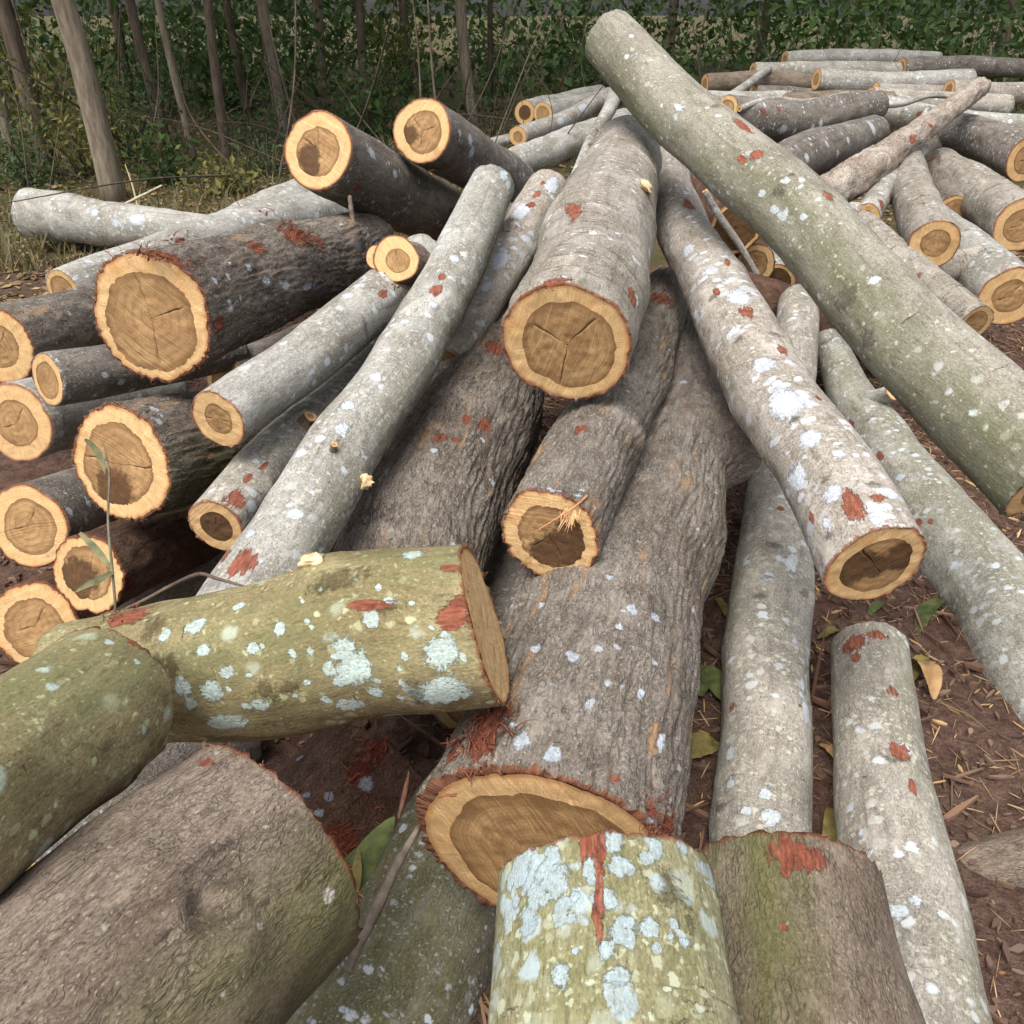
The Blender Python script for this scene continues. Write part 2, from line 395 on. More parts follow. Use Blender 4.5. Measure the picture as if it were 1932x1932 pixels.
def cut_face(parent, Pc, T, e1, e2, th, Rin, seed, heart=.74, cracks=(), stain_and_shade=(), wob=.03, na=96, flip=1, ecc=(0, 0), pale=0, name='cut_end', hole=0, off=None):
    """sapwood ring + heartwood disc on the plane through Pc; th, Rin = outline of the end (in the frame e1, e2)"""
    rs = np.random.default_rng(int(seed*7)+3); ecc = (ecc[0]+rs.normal(0, .05), ecc[1]+rs.normal(0, .05))
    ns = np.linspace(0, 2*np.pi, na, endpoint=False)
    Ro = np.interp(ns, np.append(th, th[0] + 2*np.pi), np.append(Rin, Rin[0]))
    Ox = np.interp(ns, np.append(th, th[0] + 2*np.pi), np.append(off, off[0])) if off is not None else np.zeros(na)
    Rm = Ro.mean()
    rh = heart * (1 + wob * fbm(np.cos(ns)*1.6+seed, np.sin(ns)*1.6, seed*.37, 5, 3)) * (1 + ecc[0]*np.cos(ns) + ecc[1]*np.sin(ns))
    rh = np.clip(rh, .2, .95)
    inw = -T * flip                           # outward normal of the face
    fo = np.array([ecc[0], ecc[1], 0]) * Rm * .6
    sdv = np.array([seed*1.37 % 7, seed*2.11 % 5, seed*.71 % 3])
    def build(nm, rows, angs, crk, par, mats, fan, rhs=None):
        nr, nA = rows.shape
        ct, st = np.cos(angs), np.sin(angs)
        R = np.interp(angs % (2*np.pi), np.append(ns, 2*np.pi), np.append(Ro, Ro[0]))
        O = np.interp(angs % (2*np.pi), np.append(ns, 2*np.pi), np.append(Ox, Ox[0]))
        x, y = rows*R*ct, rows*R*st
        dz = .0016*fbm(x*60, y*60, seed, 3, 2) - .007*crk + O*rows
        V = Pc + x[..., None]*e1 + y[..., None]*e2 + dz[..., None]*inw
        q = grid_quads(nr, nA)
        Vf = V.reshape(-1, 3); n = len(Vf)
        att = {'fc': np.stack([x, y, rows], -1).reshape(-1, 3), 'crk': crk.ravel(),
               'fo': np.tile(fo, (n, 1)), 'sd': np.tile(sdv, (n, 1))}
        stn = np.full(n, -1.0)
        for (a, rr, w) in stain_and_shade:
            sx_, sy_ = rr*Rm*math.cos(math.radians(a)), rr*Rm*math.sin(math.radians(a))
            stn = np.maximum(stn, 1 - np.hypot(x.ravel()-sx_, y.ravel()-sy_) / (w*Rm))
        att['stn'] = stn
        if rhs is not None: att['rh'] = rhs.ravel()
        if flip < 0: q = q[:, ::-1]
        return mk(nm, Vf, q if True else None, None, mats, att, par)
    # rows run from the rim inwards, faces look along inw
    k = np.linspace(1, 0, 7)[:, None]
    rows = rh + (1-rh)*k
    A = np.tile(ns, (7, 1))
    crk = np.zeros_like(rows)
    for (a, r1) in cracks:
        if r1 > .9:                           # a crack that runs on into the sapwood
            dA = np.abs((A - math.radians(a) + np.pi) % (2*np.pi) - np.pi)
            crk = np.maximum(crk, .5*(dA < .02))
    sap = build(name, rows, A, crk, parent, [SAP], False)
    # heartwood with radial cracks cut into it
    base = list(ns)
    nrh = 22
    rr = np.linspace(1, .015, nrh)
    cols, kind = [], []
    sp = 2*np.pi/na
    cr = [(math.radians(a) % (2*np.pi), r1) for a, r1 in cracks]
    for a in base:
        if all(abs((a - b + np.pi) % (2*np.pi) - np.pi) > sp*1.1 for b, _ in cr):
            cols.append((a, 0, 0))
    for b, r1 in cr:
        cols += [(b, -1, r1), (b, 0.0001, r1), (b, 1, r1)]
    cols.sort(key=lambda z: (z[0] + z[1]*1e-6))
    Aa = np.array([z[0] for z in cols]); sd_ = np.array([z[1] for z in cols]); r1_ = np.array([z[2] for z in cols])
    rhA = np.interp(Aa, np.append(ns, 2*np.pi), np.append(rh, rh[0]))
    rows = rr[:, None]*rhA[None, :]
    w = np.minimum(.0022/np.maximum(rows*Rm, 1e-4), sp*.9)
    wobl = .10*fbm(rr*3, seed*1.3+Aa[None, :].T*0.7, 0.5, 8, 2).T if False else .09*fbm(rr*4.0, seed*1.7, .3, 8, 2)[:, None]
    angs = Aa[None, :] + np.where(np.abs(sd_) > .5, sd_, 0)[None, :]*w + wobl*(1-rr[:, None]**2)*1.0
    crk = ((np.abs(sd_) > 0) & (np.abs(sd_) < .5))[None, :]*(rr[:, None] < r1_[None, :]/np.maximum(rhA[None, :], .01)*1.0)*1.0
    crk = crk*np.clip((r1_[None, :]-rows)*8, 0, 1)
    hw = build('heartwood', rows, angs, crk, sap, [SAP if pale else HEART], True, np.tile(rr[:, None], (1, len(cols))))
    return sap

def px_point(V, Nn, x, y):
    u, v, d = project(V)
    vis = ((CAM - V)*Nn).sum(1) > 0
    e = (u-x)**2 + (v-y)**2 + np.where(vis, 0, 1e7)
    return int(np.argmin(e))

def log(label, pts, d0, d1, style, red=(), lich=(), knots=(), cap0=None, cap1=None, fringe=0, alg=None, seed=None,
        name='log', cat='log', group='felled logs heaped in the pile', rnd=.05, res=1.0, scars_and_shade=(), tilt0=(0, 0), tilt1=(0, 0), ragged=1.6, hollow=0):
    seed = seed if seed is not None else len(LOGS)*3+11
    C0, R0 = path3(pts, d0, d1)
    L = np.linalg.norm(np.diff(C0, axis=0), axis=1).sum()
    dm = min(d0, d1)
    nr = int(np.clip(L/(dm*.0042)*res, 24, 420 if res <= 1 else 760)); na = int(np.clip(2*np.pi*R0.max()/(dm*.0042)*res, 28, 150 if res <= 1 else 330))
    S = catmull(np.column_stack([C0, R0]), np.linspace(0, 1, nr))
    C, R = S[:, :3], S[:, 3]
    s = np.concatenate([[0], np.cumsum(np.linalg.norm(np.diff(C, axis=0), axis=1))]); L = s[-1]
    # gentle natural bends and swellings
    T, e1, e2 = frames(C)
    env = np.clip(np.minimum(s, L-s)/.25, 0, 1)
    C = C + (env*R.mean()*.13*vnoise(s*3.1, seed*1.3, .5, 61))[:, None]*e1 + (env*R.mean()*.09*vnoise(s*3.1, seed*1.3, 7.5, 63))[:, None]*e2
    R = R*(1 + env*.055*vnoise(s*4.2, seed*2.1, 3.5, 65))
    T, e1, e2 = frames(C)
    th = np.linspace(0, 2*np.pi, na, endpoint=False)
    ct, st = np.cos(th), np.sin(th)
    ss, cc, sn = s[:, None], ct[None, :], st[None, :]
    dis = 1 + rnd*fbm(cc*1.1+seed*3.1, sn*1.1, ss*2.2, seed, 2) + rnd*.45*fbm(cc*2.5, sn*2.5+seed, ss*9, seed+5, 2)
    scar = np.full((nr, na), -1.0)
    if style in ('rough', 'scaly', 'red', 'dead'):
        k = 1.0 if style != 'dead' else 2.0
        wv_ = .012*fbm(cc*4, sn*4, ss*9, seed+2, 2)
        rf = fbm((cc+wv_)*R[:, None]*75, (sn+wv_)*R[:, None]*75, ss*11, seed+9, 3)
        dis += k*.0052/np.mean(R)*(1-np.abs(rf)*1.5)
        dis += k*.02*fbm(cc*3, sn*3, ss*5, seed+3, 2)
    if style == 'ring':
        w = fbm(cc*.9, sn*.9, ss*3, seed+4, 2)*.035
        ph = (ss + w)/.075
        ph = ph + .35*vnoise(ph*.7, 0, 0, seed)
        crest = np.clip(np.sin(2*np.pi*ph)*.5+.5, 0, 1)*np.clip(.55+.75*vnoise(cc*1.6, sn*1.6, np.floor(ph)*3.3, seed), 0, 1)
        dis += .042*crest**3
        scar = np.maximum(scar, np.broadcast_to(1.0*np.clip(np.sin(2*np.pi*(ph-.16)), 0, 1)**8*(crest > .25)-.38, (nr, na)))
    if style in ('smooth', 'speck', 'white', 'green', 'lichen'):
        # branch collars: low swellings round the stem every now and then
        for k in range(int(L/.24)):
            s0 = (k + .5 + .6*vnoise(k*1.7, seed*.9, 2.2, 4))*.24; a0 = 7.1*vnoise(k*3.3, seed, 1.1, 6)
            da = np.abs((th-a0+np.pi) % (2*np.pi)-np.pi)[None, :]*R[:, None]; q_ = .012+.014*abs(vnoise(k*2.1, seed, .4, 8))
            scar = np.maximum(scar, 1-np.hypot((ss-s0-.25*da)/q_, da/(q_*2.2)))
            dis += .045*np.exp(-((ss-s0)/.035)**2)*np.clip(np.cos(th-a0)[None, :], 0, 1)**2
    chip = np.clip(fbm(ct*4.5+seed, st*4.5, 2.2, seed+31, 3)-.25, 0, 1)
    dis[0] -= .05*chip; dis[1] -= .03*chip; dis[2] -= .012*chip
    rad = R[:, None]*dis
    sm = lambda v: sum(np.roll(v, k_) for k_ in range(-na//22, na//22+1))/(2*(na//22)+1)
    mn = lambda v: np.min([np.roll(v, k_) for k_ in range(-3, 4)], 0) if na > 60 else v
    ends = (np.minimum(sm(mn(rad[0])), rad[0]*.992), np.minimum(sm(mn(rad[-1])), rad[-1]*.992))
    ax = np.zeros((nr, na))
    # saw cuts: tilt and a ragged bark edge
    w0, w1 = np.clip(1-ss/(2.2*R[0]), 0, 1), np.clip(1-(L-ss)/(2.2*R[-1]), 0, 1)
    ax += w0*(tilt0[0]*cc+tilt0[1]*sn)*R[0] + w1*(tilt1[0]*cc+tilt1[1]*sn)*R[-1]
    jag = lambda q: ragged*(.0035*fbm(ct*R[0]*90, st*R[0]*90, seed+q, 2, 3) + .004*np.clip(fbm(ct*5, st*5, seed+q*3, 3, 2)-.45, 0, 1))
    ax[0] += jag(1); ax[-1] -= jag(2)
    V = C[:, None, :] + ax[..., None]*T[:, None, :] + rad[..., None]*(cc[..., None]*e1[:, None, :] + sn[..., None]*e2[:, None, :])
    Nn = (cc[..., None]*e1[:, None, :] + sn[..., None]*e2[:, None, :]).reshape(-1, 3)
    Vf = V.reshape(-1, 3)
    Tt = np.repeat(T, na, 0)
    # bumps at given places
    for (x, y, amp, wpx) in knots:
        i = px_point(Vf, Nn, x, y); p = Vf[i].copy(); d = project(p)[2]
        w = wpx*d/F
        r2 = ((Vf-p)**2).sum(1)/w**2
        Vf = Vf + (amp*w*np.exp(-r2))[:, None]*Nn
    V = Vf.reshape(nr, na, 3)
    def patches(lst):
        f = np.full(nr*na, -1.0)
        for it in lst:
            x, y, r = it[:3]; asp = it[3] if len(it) > 3 else 1.6
            i = px_point(Vf, Nn, x, y); p = Vf[i]; d = project(p)[2]
            w = r*d/F
            D = Vf - p; da = (D*Tt).sum(1); dp = np.sqrt(np.maximum((D**2).sum(1)-da**2, 0))
            g = 1-np.sqrt((da/(w*asp))**2+(dp/w)**2)
            f = np.maximum(f, np.where((Nn@Nn[i]) > -.2, g, -1))
        return f
    ofs = np.array([(seed*1.731) % 9, (seed*2.937) % 7, (seed*.613) % 11])
    rb = float(np.mean(R))
    bk = np.stack([np.broadcast_to(rb*cc, (nr, na)), np.broadcast_to(rb*sn, (nr, na)), np.broadcast_to(ss, (nr, na))], -1).reshape(-1, 3)+ofs
    endd = np.minimum(ss if cap0 is not None else ss+9, (L-ss) if cap1 is not None else L-ss+9)
    endd = np.broadcast_to(endd, (nr, na)).ravel().copy()
    al = np.zeros(nr*na)
    if alg:
        a0, stg, wid = alg
        al = np.broadcast_to(stg*np.clip((np.cos(th-math.radians(a0))-wid)/(1-wid)*1.4, 0, 1)[None, :]
                             * np.clip(.8+.6*fbm(cc*1.5, sn*1.5, ss*3, seed+21, 2), .25, 1.1), (nr, na)).ravel()
    att = {'bk': bk, 'lich': patches(lich), 'red': patches(red), 'endd': endd, 'alg': al, 'scar': np.maximum(scar.ravel(), patches(scars_and_shade) if scars_and_shade else -1.0)}
    # lips: outer bark edge to wood
    bt = .035
    lip0 = C[0] + (w0[0]*(tilt0[0]*ct+tilt0[1]*st)*R[0])[:, None]*T[0] + (ends[0]*(1-bt))[:, None]*(ct[:, None]*e1[0]+st[:, None]*e2[0]) + .0006*T[0]
    lip1 = C[-1] + (w1[-1]*(tilt1[0]*ct+tilt1[1]*st)*R[-1])[:, None]*T[-1] + (ends[1]*(1-bt))[:, None]*(ct[:, None]*e1[-1]+st[:, None]*e2[-1]) - .0006*T[-1]
    n = nr*na
    q = grid_quads(nr, na)[:, ::-1]
    j = np.arange(na); j2 = (j+1) % na
    q0 = np.stack([n+j, n+j2, j2, j], -1)[:, ::-1]
    b = (nr-1)*na
    q1 = np.stack([b+j, b+j2, n+na+j2, n+na+j], -1)[:, ::-1]
    VV = np.vstack([Vf, lip0, lip1])
    ext = lambda a, f0: np.concatenate([a, f0[0], f0[1]])
    for k_ in list(att):
        a = att[k_]
        att[k_] = np.concatenate([a, a[:na], a[b:b+na]]) if a.ndim == 1 else np.vstack([a, a[:na], a[b:b+na]])
    att['endd'][n:] = 0
    o = mk(name, VV, np.vstack([q, q0, q1]), None, [BK[style]], att)
    tag(o, label, cat, group)
    for cap, e, i_, fl, lip, tl in ((cap0, 0, 0, 1, lip0, tilt0), (cap1, 1, nr-1, -1, lip1, tilt1)):
        kw = dict(cap) if cap else dict(lo=1)
        lo = kw.pop('lo', 0)
        off = -fl*(tl[0]*ct+tl[1]*st)*R[i_]
        cut_face(o, C[i_], T[i_], e1[i_], e2[i_], th, ends[e]*(1-bt), seed+e*.5, flip=fl, na=(24 if lo else min(120, max(40, na))), off=off, **kw)
    LOGS.append((o, C, R, VV[:n], Nn))
    if fringe: fibres(o, V[0], C[0], T[0], fringe, seed, R[0])
    return o

def fibres(par, ringv, cen, T, n, seed, R):
    r = np.random.default_rng(seed)
    V, Q = [], []
    for k in range(n):
        i = r.integers(0, len(ringv)); p = ringv[i] + T*r.uniform(-.001, .004)
        out = (p-cen)/np.linalg.norm(p-cen)
        dr = out*r.uniform(.0, .9) - T*r.uniform(-.3, 1.0) + r.normal(0, .45, 3)
        dr /= np.linalg.norm(dr)
        ln = r.uniform(.002, .0075)*(1+2.0*(r.random() < .06))*max(.6, R/.14); w = r.uniform(.0003, .0008)
        sd = np.cross(dr, r.normal(0, 1, 3)); sd /= np.linalg.norm(sd)
        m = p + dr*ln*.5 + r.normal(0, .12, 3)*ln; e = m + dr*ln*.5 + r.normal(0, .2, 3)*ln
        b = len(V)
        V += [p-sd*w, p+sd*w, m+sd*w*.7, m-sd*w*.7, e+sd*w*.2, e-sd*w*.2]
        Q += [[b, b+1, b+2, b+3], [b+3, b+2, b+4, b+5]]
    o = mk('bark_fibre', V, Q, None, [BROWNFIB], None, par)
    o['kind'] = 'stuff'
    return o

def tube(pts, radii, na=10, seed=0, rough=.0):
    S = catmull(np.column_stack([pts, radii]), np.linspace(0, 1, max(8, 6*len(pts))))
    C, R = S[:, :3], S[:, 3]
    T = np.gradient(C, axis=0); T /= np.linalg.norm(T, axis=1)[:, None]
    a = np.array([.31, .17, .93]); e1 = np.cross(T, a); e1 /= np.linalg.norm(e1, axis=1)[:, None]; e2 = np.cross(e1, T)
    th = np.linspace(0, 2*np.pi, na, endpoint=False)
    k = 1 + rough*fbm(np.cos(th)[None]*1.5+seed, np.sin(th)[None]*1.5, np.linspace(0, 9, len(C))[:, None], seed, 2)
    V = C[:, None] + (R[:, None]*k)[..., None]*(np.cos(th)[None, :, None]*e1[:, None] + np.sin(th)[None, :, None]*e2[:, None])
    V = V.reshape(-1, 3); n = len(C)
    q = grid_quads(n, na)
    V = np.vstack([V, C[0], C[-1]])
    j = np.arange(na); j2 = (j+1) % na; b = (n-1)*na
    t = np.vstack([np.stack([j2, j, np.full(na, n*na)], -1), np.stack([b+j, b+j2, np.full(na, n*na+1)], -1)])
    return V, q, t, C, R, T

def surf(o, x, y):
    for L in LOGS:
        if L[0] is o:
            i = px_point(L[3], L[4], x, y)
            return L[3][i], L[4][i]

def stub(par, x, y, R, ln, style, axis=None, name='branch_stub', seed=1, heart=.5, flare=1.5, back=.02, tip=None, cracks=()):
    """short sawn-off branch with its own cut face, growing out of a log at a pixel of its surface"""
    p, n = surf(par, x, y)
    d = np.array(axis, float) if axis is not None else n
    d /= np.linalg.norm(d)
    nr, na = 26, 44
    t = np.linspace(0, 1, nr); C = p - d*back + t[:, None]*d*(ln+back)
    r = R*(1+(flare-1)*np.clip(1-t*1.5, 0, 1)**2)
    up = np.array([.1, .2, 1.0]); e1 = np.cross(d, up); e1 /= np.linalg.norm(e1); e2 = np.cross(e1, d)
    th = np.linspace(0, 2*np.pi, na, endpoint=False); ct, st = np.cos(th), np.sin(th)
    dis = 1+.12*fbm(ct[None]*1.2+seed, st[None]*1.2, t[:, None]*1.2, seed, 2)
    rad = r[:, None]*dis
    V = C[:, None]+rad[..., None]*(ct[None, :, None]*e1+st[None, :, None]*e2)
    V[-1] += (.05*R*fbm(ct*3, st*3, seed, 4, 2))[:, None]*d
    Vf = np.vstack([V.reshape(-1, 3), C[-1]+(rad[-1]*.95)[:, None]*(ct[:, None]*e1+st[:, None]*e2)-d*.0005])
    q = grid_quads(nr+1, na)[:, ::-1]
    bk = np.stack([np.broadcast_to(R*ct, (nr+1, na)), np.broadcast_to(R*st, (nr+1, na)), np.broadcast_to(np.append(t, 1)[:, None]*ln, (nr+1, na))], -1).reshape(-1, 3)+seed*1.3
    N = len(Vf)
    ed = np.broadcast_to(np.append(ln*(1-t), 0)[:, None], (nr+1, na)).ravel()
    o = mk(name, Vf, q, None, [BK[style]], {'bk': bk, 'lich': np.full(N, -1.), 'red': np.full(N, -1.), 'endd': ed, 'alg': np.zeros(N), 'scar': np.full(N, -1.)}, par)
    cut_face(o, C[-1], d, e1, e2, th, rad[-1]*.95, seed+.3, heart=heart, flip=-1, na=44, name='cut_face', cracks=cracks)
    return o

def tuft(par, x, y, size, n, seed=1, mat=None, name='torn_bark', along=None, lift=.5):
    """ragged strips of torn inner bark standing off the surface"""
    r = np.random.default_rng(seed); p0, n0 = surf(par, x, y)
    a = np.array(along, float) if along is not None else np.array([0, 1., 0]); a -= n0*(a@n0); a /= np.linalg.norm(a); b = np.cross(n0, a)
    V, Q = [], []
    for k in range(n):
        p = p0 + a*r.normal(0, size*.5) + b*r.normal(0, size*.3) - n0*.004
        d = a*r.normal(0, .8)+b*r.normal(0, .6)+n0*r.uniform(.05, 1)*lift; d /= np.linalg.norm(d)
        sd = np.cross(d, n0+r.normal(0, .3, 3)); sd /= np.linalg.norm(sd)
        ln = size*r.uniform(.15, .55); w = min(.004, size*r.uniform(.012, .05)); th = n0*w*.5
        pv = p
        prev = None
        for m in range(5):
            f = m/4; ww = w*(1-.7*f)
            ring = [pv-sd*ww, pv+th*(1-f), pv+sd*ww, pv-th*(1-f)*.3]
            bb = len(V); V += ring
            if prev is not None: Q += [[prev+i, prev+(i+1) % 4, bb+(i+1) % 4, bb+i] for i in range(4)]
            prev = bb
            d = d + r.normal(0, .35, 3); d /= np.linalg.norm(d)
            pv = pv + d*ln/4
    o = mk(name, V, Q, None, [mat or FIBRE], None, par)
    o['kind'] = 'stuff'
    return o

def lump(par, x, y, size, mat, name, seed=1, flat=.5, tall=1.0, out=.3):
    """small irregular body sitting on the surface: bracket fungus, broken wood, chip"""
    p, n = surf(par, x, y)
    nu, nv = 18, 12
    a = np.linspace(0, 2*np.pi, nu, endpoint=False); v = np.linspace(.02, np.pi-.02, nv)
    D = np.stack([np.sin(v)[:, None]*np.cos(a), np.sin(v)[:, None]*np.sin(a), np.broadcast_to(np.cos(v)[:, None], (nv, nu))], -1)
    k = 1+.55*fbm(D[..., 0]*1.8+seed, D[..., 1]*1.8, D[..., 2]*1.8, seed, 3)
    t = np.cross(n, [0.3, 1, .2]); t /= np.linalg.norm(t); b = np.cross(n, t)
    V = p+n*size*out+size*k[..., None]*(D[..., :1]*t+D[..., 1:2]*b*tall+D[..., 2:]*n*flat)
    return mk(name, V.reshape(-1, 3), grid_quads(nv, nu), None, [mat], None, par)
SKY, SUN, EXPO = 0.115, 1.7, 1.08
# ================================================================ the heap, from the photograph's logs
# points are (x, y, radius) along each stem; the two numbers are the distances of its two ends
A = log('thick pale log with wrinkled bark and a three-way crack in its broad sawn end',
        [(1070,650,124),(1110,512,108),(1148,400,91),(1179,286,63)], 1.90, 3.20, 'ring',
        cap0=dict(heart=.765, cracks=[(48,.7),(150,.62),(262,.80)], stain_and_shade=[], wob=.05), fringe=150,
        red=[(1050,545,26,1.0),(985,560,14,1),(1192,560,20,1.5),(1090,400,13,4),(1075,395,9,4)], lich=[(1200,570,12,2),(1225,480,9,4),(1120,440,9,1),(1150,450,9,1),(1165,440,8,1)],
        knots=[(1215,352,.8,18)], tilt0=(0.0,-.04))
B = log('big dark log with cracked brown heartwood and torn red bark above its end',
        [(286,600,116),(430,550,94),(570,503,76),(690,463,60)], 2.06, 3.75, 'rough',
        res=2.0, cap0=dict(heart=.80, cracks=[(105,.75),(20,.62),(272,.82)], wob=.035), fringe=130,
        red=[(300,500,30,1.2),(560,440,26,1.6),(480,470,18,2),(410,610,16,1.5),(600,455,16,2)], lich=[(470,505,9,1),(430,520,8,1),(500,530,8,2),(405,530,10,1),(540,540,8,2),(580,540,9,3)], knots=[(660,440,.5,40),(540,440,.3,60)])
Cc = log('dark log with a large oval sawn end, crossed by a dry weed stem',
        [(228,877,112),(340,848,100),(470,815,86),(560,795,80)], 2.06, 2.80, 'rough',
        res=2.0, cap0=dict(heart=.74, cracks=[(5,.9),(178,.8)], wob=.07, stain_and_shade=[(250,.5,.5)]), fringe=130, alg=(-60,.8,-.1), lich=[(300,795,9,1),(290,770,10,1)])
D = log('low reddish dark log with a shadowed sawn end under the oval ended log',
        [(166,1086,74),(290,1030,64),(420,980,56)], 2.12, 2.75, 'red', cap0=dict(heart=.72, stain_and_shade=[(200,.3,.7)]), fringe=60, red=[(245,1100,18,1.5),(300,1120,15,1)])
E = log('slim smooth grey log with a small round brown heart, forked at its far end',
        [(410,790,60),(560,684,54),(690,585,50),(770,520,52),(800,490,50)], 1.92, 2.75, 'smooth',
        cap0=dict(heart=.56, cracks=[(355,.5),(185,.5)], wob=.04), fringe=40, red=[(722,555,9,2),(745,600,8,1)])
Ff = log('long curved grey log with white dots running up from under the mossy log',
        [(929,352,42),(888,444,49),(822,583,56),(755,705,61),(645,850,66),(553,1000,75),(470,1130,82),(436,1185,86)][::-1], 1.62, 2.85, 'smooth',
        red=[(457,1063,27,1.5),(425,1050,12,1.6),(825,548,14,1.3),(833,520,8,1.5)], lich=[(645,808,14,1.2),(655,765,14,1.2),(860,488,11,1.2),(470,1008,11,1.3),(950,330,10,2),(818,575,10,1),(560,890,6,1),(490,1058,8,1),(960,350,8,2)],
        knots=[(628,845,.35,14),(900,415,.25,14)], alg=(-25,.35,.1))
G = log('mottled beige log with red scrapes, half hidden behind the long curved grey log',
        [(408,993,58),(520,872,58),(640,760,54),(720,672,50)], 1.92, 2.70, 'speck',
        cap0=dict(heart=.62, cracks=[(80,.4)], stain_and_shade=[(0,0,1.1)]), fringe=45, red=[(440,943,18,1.5),(470,905,9,2),(500,880,7,2)], lich=[(480,930,12,1),(485,870,9,1),(600,735,8,1)],
        knots=[(582,790,.5,24),(510,925,.4,20)])
Hh = log('whitish log with a torn knot, between the long curved log and the thick pale one',
        [(1036,357,42),(992,430,42),(940,520,38),(885,610,36),(845,680,33)][::-1], 2.62, 3.15, 'white', lich=[(985,400,18,2),(945,490,16,2),(1040,350,14,2),(920,540,10,2),(1000,440,9,1)],
        red=[(1000,385,10,1),(1025,345,7,1),(1015,365,7,2)], knots=[(957,425,.35,22)])
I = log('very thick fissured brown log lying in the middle under the thick pale log',
        [(748,1262,144),(795,1030,140),(845,900,126),(908,770,110),(962,640,90),(1008,520,66)], 1.86, 3.50, 'rough',
        res=2.0, cap0=dict(heart=.7), fringe=60, red=[(830,825,16,1.4),(860,830,10,1),(935,655,24,1.2),(915,800,16,1.4),(880,790,9,2)], lich=[(930,910,9,1),(820,850,8,1),(910,830,7,1)])
J = log('barked log with a dark stained hollow looking heart and a bent splinter across its end',
        [(1037,1010,96),(1112,864,84),(1178,738,68),(1236,610,53),(1256,548,42)], 1.70, 3.25, 'scaly',
        res=2.0, cap0=dict(heart=.72, cracks=[(300,.55),(225,.5)], stain_and_shade=[(-35,.40,.62),(20,.55,.5),(-100,.45,.45)], wob=.05), fringe=70,
        red=[(1095,810,13,1.5),(1245,560,26,1.2),(1200,560,8,2)], lich=[(1040,925,11,.6),(1090,935,9,.6)], knots=[(1205,830,.4,30),(1190,700,.2,40)])
K = log('largest log, rough grey brown bark with white lichen and a wide tilted oval end',
        [(1020,1614,240),(1078,1400,206),(1140,1200,180),(1206,1020,138),(1268,870,104),(1304,740,76),(1318,615,52)], 1.42, 3.25, 'scaly',
        res=2.0, cap0=dict(heart=.79, cracks=[], wob=.06, ecc=(0,-.03)), fringe=240,
        red=[(915,1365,42,2.4),(860,1420,24,2),(1255,1560,26,1.2),(1230,1530,14,1.2),(1010,1450,10,1),(1160,1470,14,.6)],
        lich=[(1010,1225,13,1),(1195,1148,13,1),(1235,1165,12,1),(1080,1240,16,1),(985,1400,18,1.2),(1040,1425,18,1.2),(1130,1225,9,1),(1170,1180,10,1),(1020,1140,8,1.5),(1110,1330,10,1.5),(1245,1400,9,3),(1210,1310,8,2),(1150,1090,9,1),(1290,720,9,1)],
        knots=[(850,1510,.22,60),(1260,1300,.16,50),(1388,848,.95,70),(1300,815,.22,40),(1040,1300,.12,60)], rnd=.05)
Ln = log('grey log with scattered white spots lying on the bare soil beside the largest log',
        [(1432,1640,98),(1440,1500,91),(1450,1250,80),(1458,1085,70),(1463,980,58),(1472,870,50),(1492,720,42),(1508,572,37)], 1.86, 4.0, 'speck',
        red=[(1382,1335,11,1.3),(1470,960,9,1),(1510,1330,6,1)], lich=[(1455,1540,20,1),(1490,1065,17,1.3),(1450,1085,14,.8),(1378,1420,13,1.3),(1380,1478,11,1.3),(1410,1530,12,1),(1445,1500,14,1),(1520,1340,15,2.4),(1515,1290,9,2),(1500,1210,9,1),(1495,600,10,.6)],
        scars_and_shade=[(1460,1030,24,.6),(1520,1120,16,1),(1435,1125,18,.7)], knots=[(1520,1125,.5,26),(1430,1060,.15,40),(1385,1185,.3,12)])
P = log('pale grey green log with a small sawn side branch, behind the hanging white mottled log',
        [(2080,1440,114),(1930,1225,97),(1850,1100,86),(1742,945,69),(1650,820,53),(1600,742,41),(1566,662,29),(1552,602,22)], 2.2, 4.3, 'smooth',
        red=[(1660,862,8,2.2),(1608,802,8,2.2),(1735,985,11,.8),(1757,985,8,1)], lich=[(1700,900,11,1)], alg=(100,.35,-.4))
N = log('straight log mottled with white lichen, its round end hanging over bare soil',
        [(1652,1068,100),(1563,902,86),(1433,700,72),(1348,540,62),(1289,425,48),(1264,350,39),(1274,292,33)], 1.68, 3.5, 'white',
        cap0=dict(heart=.73, cracks=[(130,.85),(310,.3)], stain_and_shade=[(0,.0,.42),(180,.4,.6),(20,.55,.5)], wob=.04), fringe=110,
        red=[(1608,952,21,2.0),(1655,940,18,.7),(1532,978,9,2.2),(1412,590,14,2),(1350,552,8,2),(1475,662,11,2),(1300,385,11,2.5),(1545,750,6,2),(1375,495,6,3)],
        lich=[(1480,760,34,1.6),(1530,825,26,1),(1585,855,14,1),(1570,930,22,1),(1500,900,26,1.3),(1440,690,24,1.2),(1395,560,22,1.6),(1300,470,14,1.5),(1345,510,14,1.5),(1650,985,13,1),(1560,985,10,2)], scars_and_shade=[(1460,630,22,.6),(1500,790,18,.6),(1650,915,22,.7),(1560,905,14,.7),(1345,560,14,.7),(1395,640,16,.7),(1565,1010,14,1)], knots=[(1490,640,.2,24),(1560,880,.2,30)], tilt0=(.10,.0))
